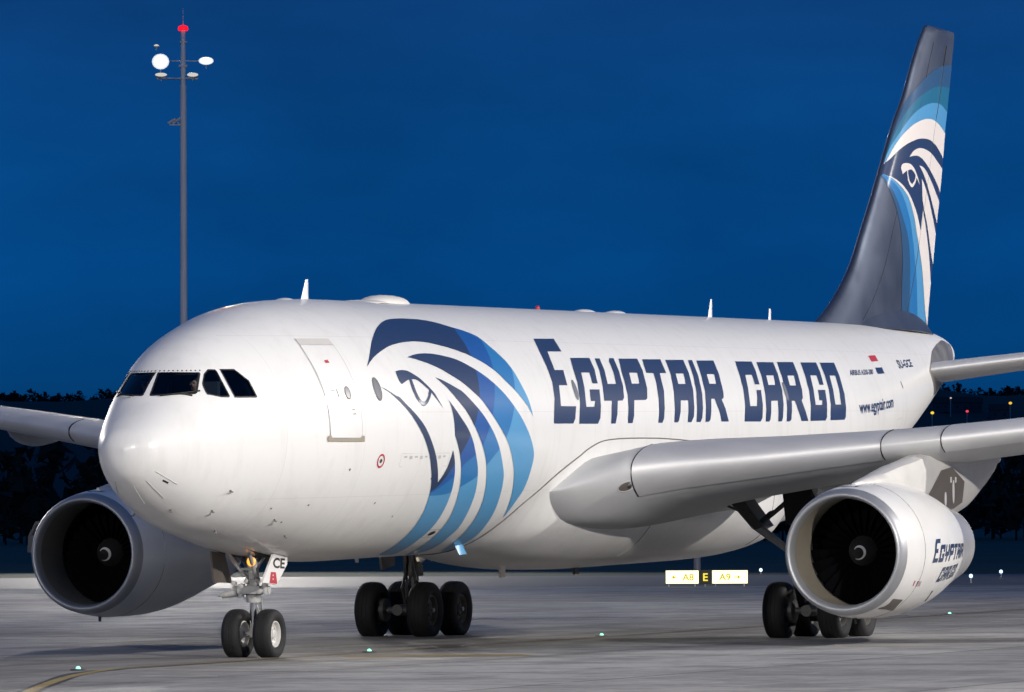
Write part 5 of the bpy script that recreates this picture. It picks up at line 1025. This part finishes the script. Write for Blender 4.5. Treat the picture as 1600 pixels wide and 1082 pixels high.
# ================================================================== floodlight masts
M_['mast'] = mat('galvanised_steel', (0.82, 0.82, 0.83), 0.55, metal=0.0, var=0.15, vscale=2, stretch=(1, 1, 0.1))
M_['lampon'] = emit('floodlight_lens', (1.0, 0.97, 0.88), 3.0)
M_['lamprim'] = emit('lamp_reflector_glow', (0.85, 0.92, 1.0), 0.9)
M_['lampdim'] = emit('dim_lamp_glass', (1.0, 0.97, 0.85), 0.6)
M_['beacon'] = emit('red_obstruction_lamp', (1.0, 0.006, 0.02), 1.6)
def mast(base, face, label):
    t = thing('floodlight_mast', label, 'light mast', base)
    f = Vector((face.x-base.x, face.y-base.y, 0)).normalized(); rt = Vector((-f.y, f.x, 0)); up = Vector((0, 0, 1))
    def P(r_, f_, z): return rt*r_+f*f_+up*z
    b = MB(); rg = []
    for z, rad in ((0, .34), (.6, .30), (12, .26), (24, .23), (31.6, .21)): rg.append([(rad*math.cos(2*math.pi*i/16), rad*math.sin(2*math.pi*i/16), z) for i in range(16)])
    b.rings(rg); b.build('pole', M_['mast'], t, smooth=40)
    b = MB(); b.box((0, 0, .05), (1.1, 1.1, .1)); b.build('base_plate', M_['mast'], t)
    b = MB(); b.tube((0, 0, 31.5), (0, 0, 35.2), .17, .15, 14); b.tube((0, 0, 32.8), (0, 0, 32.95), .3, .3, 14); b.tube((0, 0, 34.4), (0, 0, 34.5), .27, .27, 14); b.build('head_frame', M_['mast'], t, smooth=40)
    b = MB(); b.tube(P(-1.75, 0, 32.05), P(.95, 0, 32.05), .055); b.tube(P(-1.4, .25, 32.05), P(.7, .25, 32.05), .04); b.tube(P(0, 0, 32.05), P(0, .3, 32.05), .06); b.build('cross_arm', M_['mast'], t, smooth=40)
    b = MB(); b.tube(P(-1.5, .1, 33.2), P(1.4, .1, 33.2), .035); b.build('cross_arm', M_['mast'], t, smooth=40)
    def lampshape(c, wd, h, dp, mlens, tilt, lit):
        rg = []; K = 16
        rot = Matrix.Rotation(tilt, 3, rt)
        for k in range(6):
            a = k/5; sc_ = math.sqrt(max(0.02, 1-(1-a)**2)); rg.append([c+rot @ (rt*(wd/2*sc_*math.cos(2*math.pi*i/K))+up*(h/2*sc_*math.sin(2*math.pi*i/K))-f*(dp*(1-a))) for i in range(K)])
        b = MB(); b.rings(rg); hd = b.build('floodlight', M_['mast'], t, smooth=50)
        rg = [[c+rot @ (rt*(wd/2*q*math.cos(2*math.pi*i/K))+up*(h/2*q*math.sin(2*math.pi*i/K))+f*(e)) for i in range(K)] for q, e in ((.97, .01), (.74, .06), (.35, .10))]
        b = MB(); b.rings(rg[1:]); b.build('lens', mlens, hd, smooth=60)
        b = MB(); b.rings(rg[:2], False, False); b.build('reflector', M_['lamprim'] if lit else mlens, hd, smooth=60)
        b = MB(); b.tube(c-f*.1, c-f*.1-up*(h*.5+.25), .03); b.build('bracket', M_['mast'], hd)
    lampshape(P(-1.48, .2, 33.15), 1.15, 1.05, .5, M_['lampon'], 0.0, True)
    lampshape(P(1.5, .2, 33.2), 1.0, .55, .4, M_['lampon'], R(-12), True)
    lampshape(P(-1.45, .3, 32.28), .8, .3, .4, M_['lampdim'], R(-30), False)
    lampshape(P(.62, .3, 32.28), .75, .32, .4, M_['lampdim'], R(-30), False)
    lampshape(P(-1.75, .1, 34.2), .36, .1, .2, M_['lampdim'], R(-50), False)
    for k, (a, z) in enumerate(((-.75, 29.25), (-.42, 29.3))):
        c = P(a, .1, z); b = MB(); dr_ = (rt*.7+f*.4+up*.38).normalized(); b.tube(c-dr_*.28, c+dr_*.28, .10, .10, 10); b.tube(c, P(a+.15, 0, 29), .03); b.build('security_camera', M_['cowl'], t, smooth=40)
    b = MB(); b.tube(P(-.9, 0, 29), P(.05, 0, 29), .04); b.build('camera_bracket', M_['mast'], t)
    b = MB(); b.lathe([(0, .3), (.1, .34), (.28, .30), (.36, .1)], P(0, 0, 35.2), 'z', 16, cap0=True, cap1=True); b.build('obstruction_light', M_['beacon'], t, smooth=60)
    b = MB(); b.tube(P(0, -.2, 34.6), P(0, -.2, 36.7), .03, .015, 8); b.build('lightning_rod', M_['mast'], t)
    return t
mast(Vector((236.5, 105.6, 0)), CAM_LOC, 'tall grey floodlight mast with two lit lamps and red top light, behind the nose')

# ================================================================== illuminated taxiway sign
c0 = Vector((129.51, 34.31, 0)); c1 = Vector((131.9, 31.4, 0)); ax = (c1-c0); ax.z = 0; ax = VR*(8887.4/8887.4); nrm = -VD
c0 = gp(249.3, 1040*0+ (1038-800)/8887.4*249.3); SW = 3.62
t = thing('taxiway_sign', 'lit yellow taxiway guidance sign with black centre panel, on the grass edge under the belly', 'sign', c0)
M_['signlit'] = emit('sign_face_lit', (1.0, 0.96, 0.52), 1.8); M_['signtxt'] = emit('sign_text_yellow', (0.62, 0.52, 0.03), 0.85); M_['signblack'] = mat('sign_face_black', (0.02, 0.02, 0.015), 0.5); M_['signE'] = emit('sign_letter_yellow', (1.0, 0.80, 0.05), 1.0)
def sp_(u, z, o=0.0): return Vector((0, 0, z))+VR*u-VD*o
def panel(u0, u1, m, name):
    b = MB(); b.prism([sp_(u0, .10), sp_(u1, .10), sp_(u1, .72), sp_(u0, .72)], VD*.22); b.build('sign_box', M_['signblack'], t)
    b = MB(); b.prism([sp_(u0+.02, .13, .004), sp_(u1-.02, .13, .004), sp_(u1-.02, .70, .004), sp_(u0+.02, .70, .004)], -VD*.01); b.build(name, m, t)
panel(0.0, 1.47, M_['signlit'], 'sign_panel'); panel(1.49, 2.01, M_['signblack'], 'sign_panel'); panel(2.03, 3.62, M_['signlit'], 'sign_panel')
def sign_text(body, u0, u1, z0, z1, m):
    V2, F2 = text_polys(body, .02); sheet_object('sign_lettering', V2, F2, [0]*len(F2), lambda u, v: (sp_(u0+(u1-u0)*u, z0+(z1-z0)*v, .018), -VD), [m], t)
sign_text('A8', .74, 1.24, .26, .56, M_['signtxt']); sign_text('E', 1.65, 1.86, .24, .58, M_['signE']); sign_text('A9', 2.34, 2.86, .26, .56, M_['signtxt'])
def arrow(u0, u1):
    d_ = 1 if u1 > u0 else -1; b = MB()
    b.add([sp_(u0, .39, .018), sp_(u1-.1*d_, .39, .018), sp_(u1-.1*d_, .43, .018), sp_(u0, .43, .018), sp_(u1-.14*d_, .50, .018), sp_(u1, .41, .018), sp_(u1-.14*d_, .32, .018)], [(0, 1, 2, 3), (4, 5, 6)]); b.build('sign_arrow', M_['signtxt'], t)
arrow(.50, .26); arrow(3.0, 3.3)
for u in (.15, 1.3, 1.75, 2.2, 3.45):
    b = MB(); b.tube(sp_(u, 0, -.11), sp_(u, .1, -.11), .03); b.build('sign_leg', M_['mast'], t)
# short grey post behind the sign
pb = gp(303, (1088-800)/8887.4*303); b = MB(); b.lathe([(0, .2), (.05, .19), (1.7, .17), (1.8, .12), (1.84, .02)], (0, 0, 0), 'z', 16, cap1=True); b.tube((0, 0, .9), (.25, 0, .9), .04)
o = b.build('equipment_post', M_['greypanel'], smooth=40); o.location = pb; tag(o, 'short grey metal post standing behind the lit sign', 'post')

# ================================================================== airfield lights
M_['green'] = emit('green_light', (0.35, 1.0, 0.72), 1.6); M_['bluel'] = emit('blue_edge_light', (0.50, 0.70, 1.0), 2.2); M_['whitel'] = emit('white_light', (0.75, 0.92, 1.0), 2.0)
def inset_light(p, label):
    t = thing('centreline_light', label, 'ground light', p, 'green taxiway centreline lights')
    b = MB(); b.lathe([(0, .17), (.012, .165), (.022, .12), (.024, .01)], (0, 0, 0.009), 'z', 20, cap1=True); b.build('light_housing', M_['geardark'], t, smooth=40)
    b = MB(); b.lathe([(0.02, .05), (.045, .045), (.065, .03), (.075, .005)], (0, 0, 0.01), 'z', 14, cap1=True); b.build('lens', M_['green'], t, smooth=60)
inset_light((-3.92, -.95, 0), 'pale green centreline light near the yellow line at lower left')
inset_light((11.27, -.73, 0), 'pale green centreline light just right of the nose wheels')
inset_light((28.49, .2, 0), 'pale green centreline light between the two main landing gears')
inset_light((60.95, .98, 0), 'green centreline light below the tip of the lettered engine')
def edge_light(p, m, label, h=.32, cat='edge light'):
    t = thing('edge_light', label, cat, p)
    b = MB(); b.lathe([(0, .12), (.02, .12), (.03, .05)], (0, 0, 0), 'z', 14, cap1=True); b.build('base', M_['yellow'], t)
    b = MB(); b.tube((0, 0, .02), (0, 0, h), .025); b.build('stem', M_['mast'], t)
    b = MB(); b.lathe([(h, .05), (h+.04, .085), (h+.13, .08), (h+.17, .02)], (0, 0, 0), 'z', 14, cap0=True, cap1=True); b.build('lamp', m, t, smooth=60)
def px(x, D): return (x-800)/8887.4*D
edge_light(gp(258, px(1515, 258)), M_['bluel'], 'blue edge light on a short stem, the nearer of two at right', .25)
edge_light(gp(280, px(1562, 280)), M_['bluel'], 'blue edge light on a short stem, rightmost and farther one', .25)
edge_light(gp(306, px(1187, 306)), M_['whitel'], 'white light right of the lit sign', .16)
edge_light(gp(420, px(673, 420)), M_['whitel'], 'white light in the dark grass above the belly wheels', .3)

# ================================================================== far things
def on_slope(x, y, hh):                              # walk up the hillside to where something hh tall shows at that bearing and elevation
    D = 2060
    while D < 3290 and hill_z(D, px(x, D))+hh < 2.8+(818-y)/8887.4*D: D += 5
    return D
def street_lamp(D, x, y, col, label, r=.55, st=5.0):
    D = on_slope(x, y, 8); z = 8.0; p = gp(D, px(x, D), hill_z(D, px(x, D))-.3); t = thing('street_lamp', label, 'lamp', p)
    b = MB(); b.tube((0, 0, 0), (0, 0, z), .14, .09); b.tube((0, 0, z), tuple(-VD*1.2+Vector((0, 0, z+.2))), .07); b.build('pole', M_['mast'], t)
    b = MB(); b.lathe([(-r*.8, .05), (-r*.5, r*.8), (0, r), (r*.5, r*.8), (r*.8, .05)], (-VD.x*1.4, -VD.y*1.4, z+.1), 'z', 14, cap0=True, cap1=True); b.build('lamp_globe', emit('lamp', col, st), t, smooth=60)
street_lamp(2600, 1456, 648, (1.0, .72, .06), 'round yellow lamp low on the hill, left of the red one', .75, 1.1)
street_lamp(2600, 1510.5, 645.5, (1.0, .06, .10), 'red lamp on the hill below the tailplane', .65, 1.1)
street_lamp(2700, 1578, 633, (1.0, .55, .05), 'orange lamp on the hill at the right edge', .75, 1.1)
street_lamp(2800, 1485, 624.5, (1.0, .80, .75), 'small pale lamp high on the hill under the tailplane', .42, .7)
M_['house'] = mat('pale_render', (0.10, 0.105, 0.11), 0.8, var=0.1); M_['roof'] = mat('dark_roof_tiles', (0.06, 0.04, 0.035), 0.8, var=0.2); M_['pane'] = mat('dark_window', (0.02, 0.025, 0.03), 0.1)
def house(D, x, y, wd, h, label):
    D = on_slope(x, y, h*.6); p = gp(D, px(x, D), hill_z(D, px(x, D))-.4); t = thing('house', label, 'house', p)
    def H(u, v, q): return tuple(VR*u+VD*v+Vector((0, 0, q)))
    b = MB(); b.prism([H(-wd/2, 0, 0), H(wd/2, 0, 0), H(wd/2, 0, h), H(-wd/2, 0, h)], VD*7); b.build('wall', M_['house'], t)
    b = MB(); b.prism([H(-wd/2-.4, -.4, h), H(-wd/2-.4, 7.4, h), H(-wd/2-.4, 3.5, h+2.6)], VR*(wd+.8)); b.build('roof', M_['roof'], t)
    for k in range(2):
        u = -wd/4+wd/2*k; b = MB(); b.prism([H(u-.6, -.03, h*.4), H(u+.6, -.03, h*.4), H(u+.6, -.03, h*.75), H(u-.6, -.03, h*.75)], VD*.06); b.build('window', M_['pane'], t)
house(2650, 1524, 638, 6, 4.5, 'pale gabled house on the hill right of the red lamp')
house(2700, 1502, 637, 7, 4.5, 'grey house on the hill just above the red lamp')
house(2680, 1562, 649, 8, 4.5, 'dim house on the hill below the orange lamp')
house(2750, 1471, 637, 7, 4, 'dim house between the yellow lamp and the pale lamp')
# service truck parked far behind the left engine
tr = thing('service_truck', 'grey service truck parked in the dark behind the left engine', 'truck', gp(420, px(82, 420)))
M_['truck'] = mat('truck_grey_paint', (0.12, 0.12, 0.115), 0.4, coat=.3); 
def T(u, v, q): return tuple(VR*u+VD*v+Vector((0, 0, q)))
b = MB(); b.prism([T(-.3, 0, 1.0), T(4.6, 0, 1.0), T(4.6, 0, 3.9), T(.3, 0, 3.9), T(-.3, 0, 3.5)], VD*2.4); b.build('cargo_box', M_['truck'], tr)
b = MB(); b.prism([T(-1.9, .1, .8), T(-.35, .1, .8), T(-.35, .1, 3.1), T(-1.3, .1, 3.1), T(-1.85, .1, 2.0)], VD*2.2); b.build('cab', M_['truck'], tr)
b = MB(); b.prism([T(-1.62, .09, 2.05), T(-.6, .09, 2.05), T(-.6, .09, 2.85), T(-1.25, .09, 2.85)], VD*.02); b.build('side_window', M_['pane'], tr)
for u in (-1.1, .9, 3.8):
    for v in (.1, 2.1):
        b = MB(); o_ = Vector(T(u, v, .48)); K = 18; rgs = [[o_+VD*e+VR*(q*math.cos(2*math.pi*i/K))+Vector((0, 0, q*math.sin(2*math.pi*i/K))) for i in range(K)] for e, q in ((0, .25), (0, .42), (.05, .48), (.25, .48), (.3, .42))]
        b.rings(rgs); b.build('tyre', M_['tyre'], tr, smooth=40)
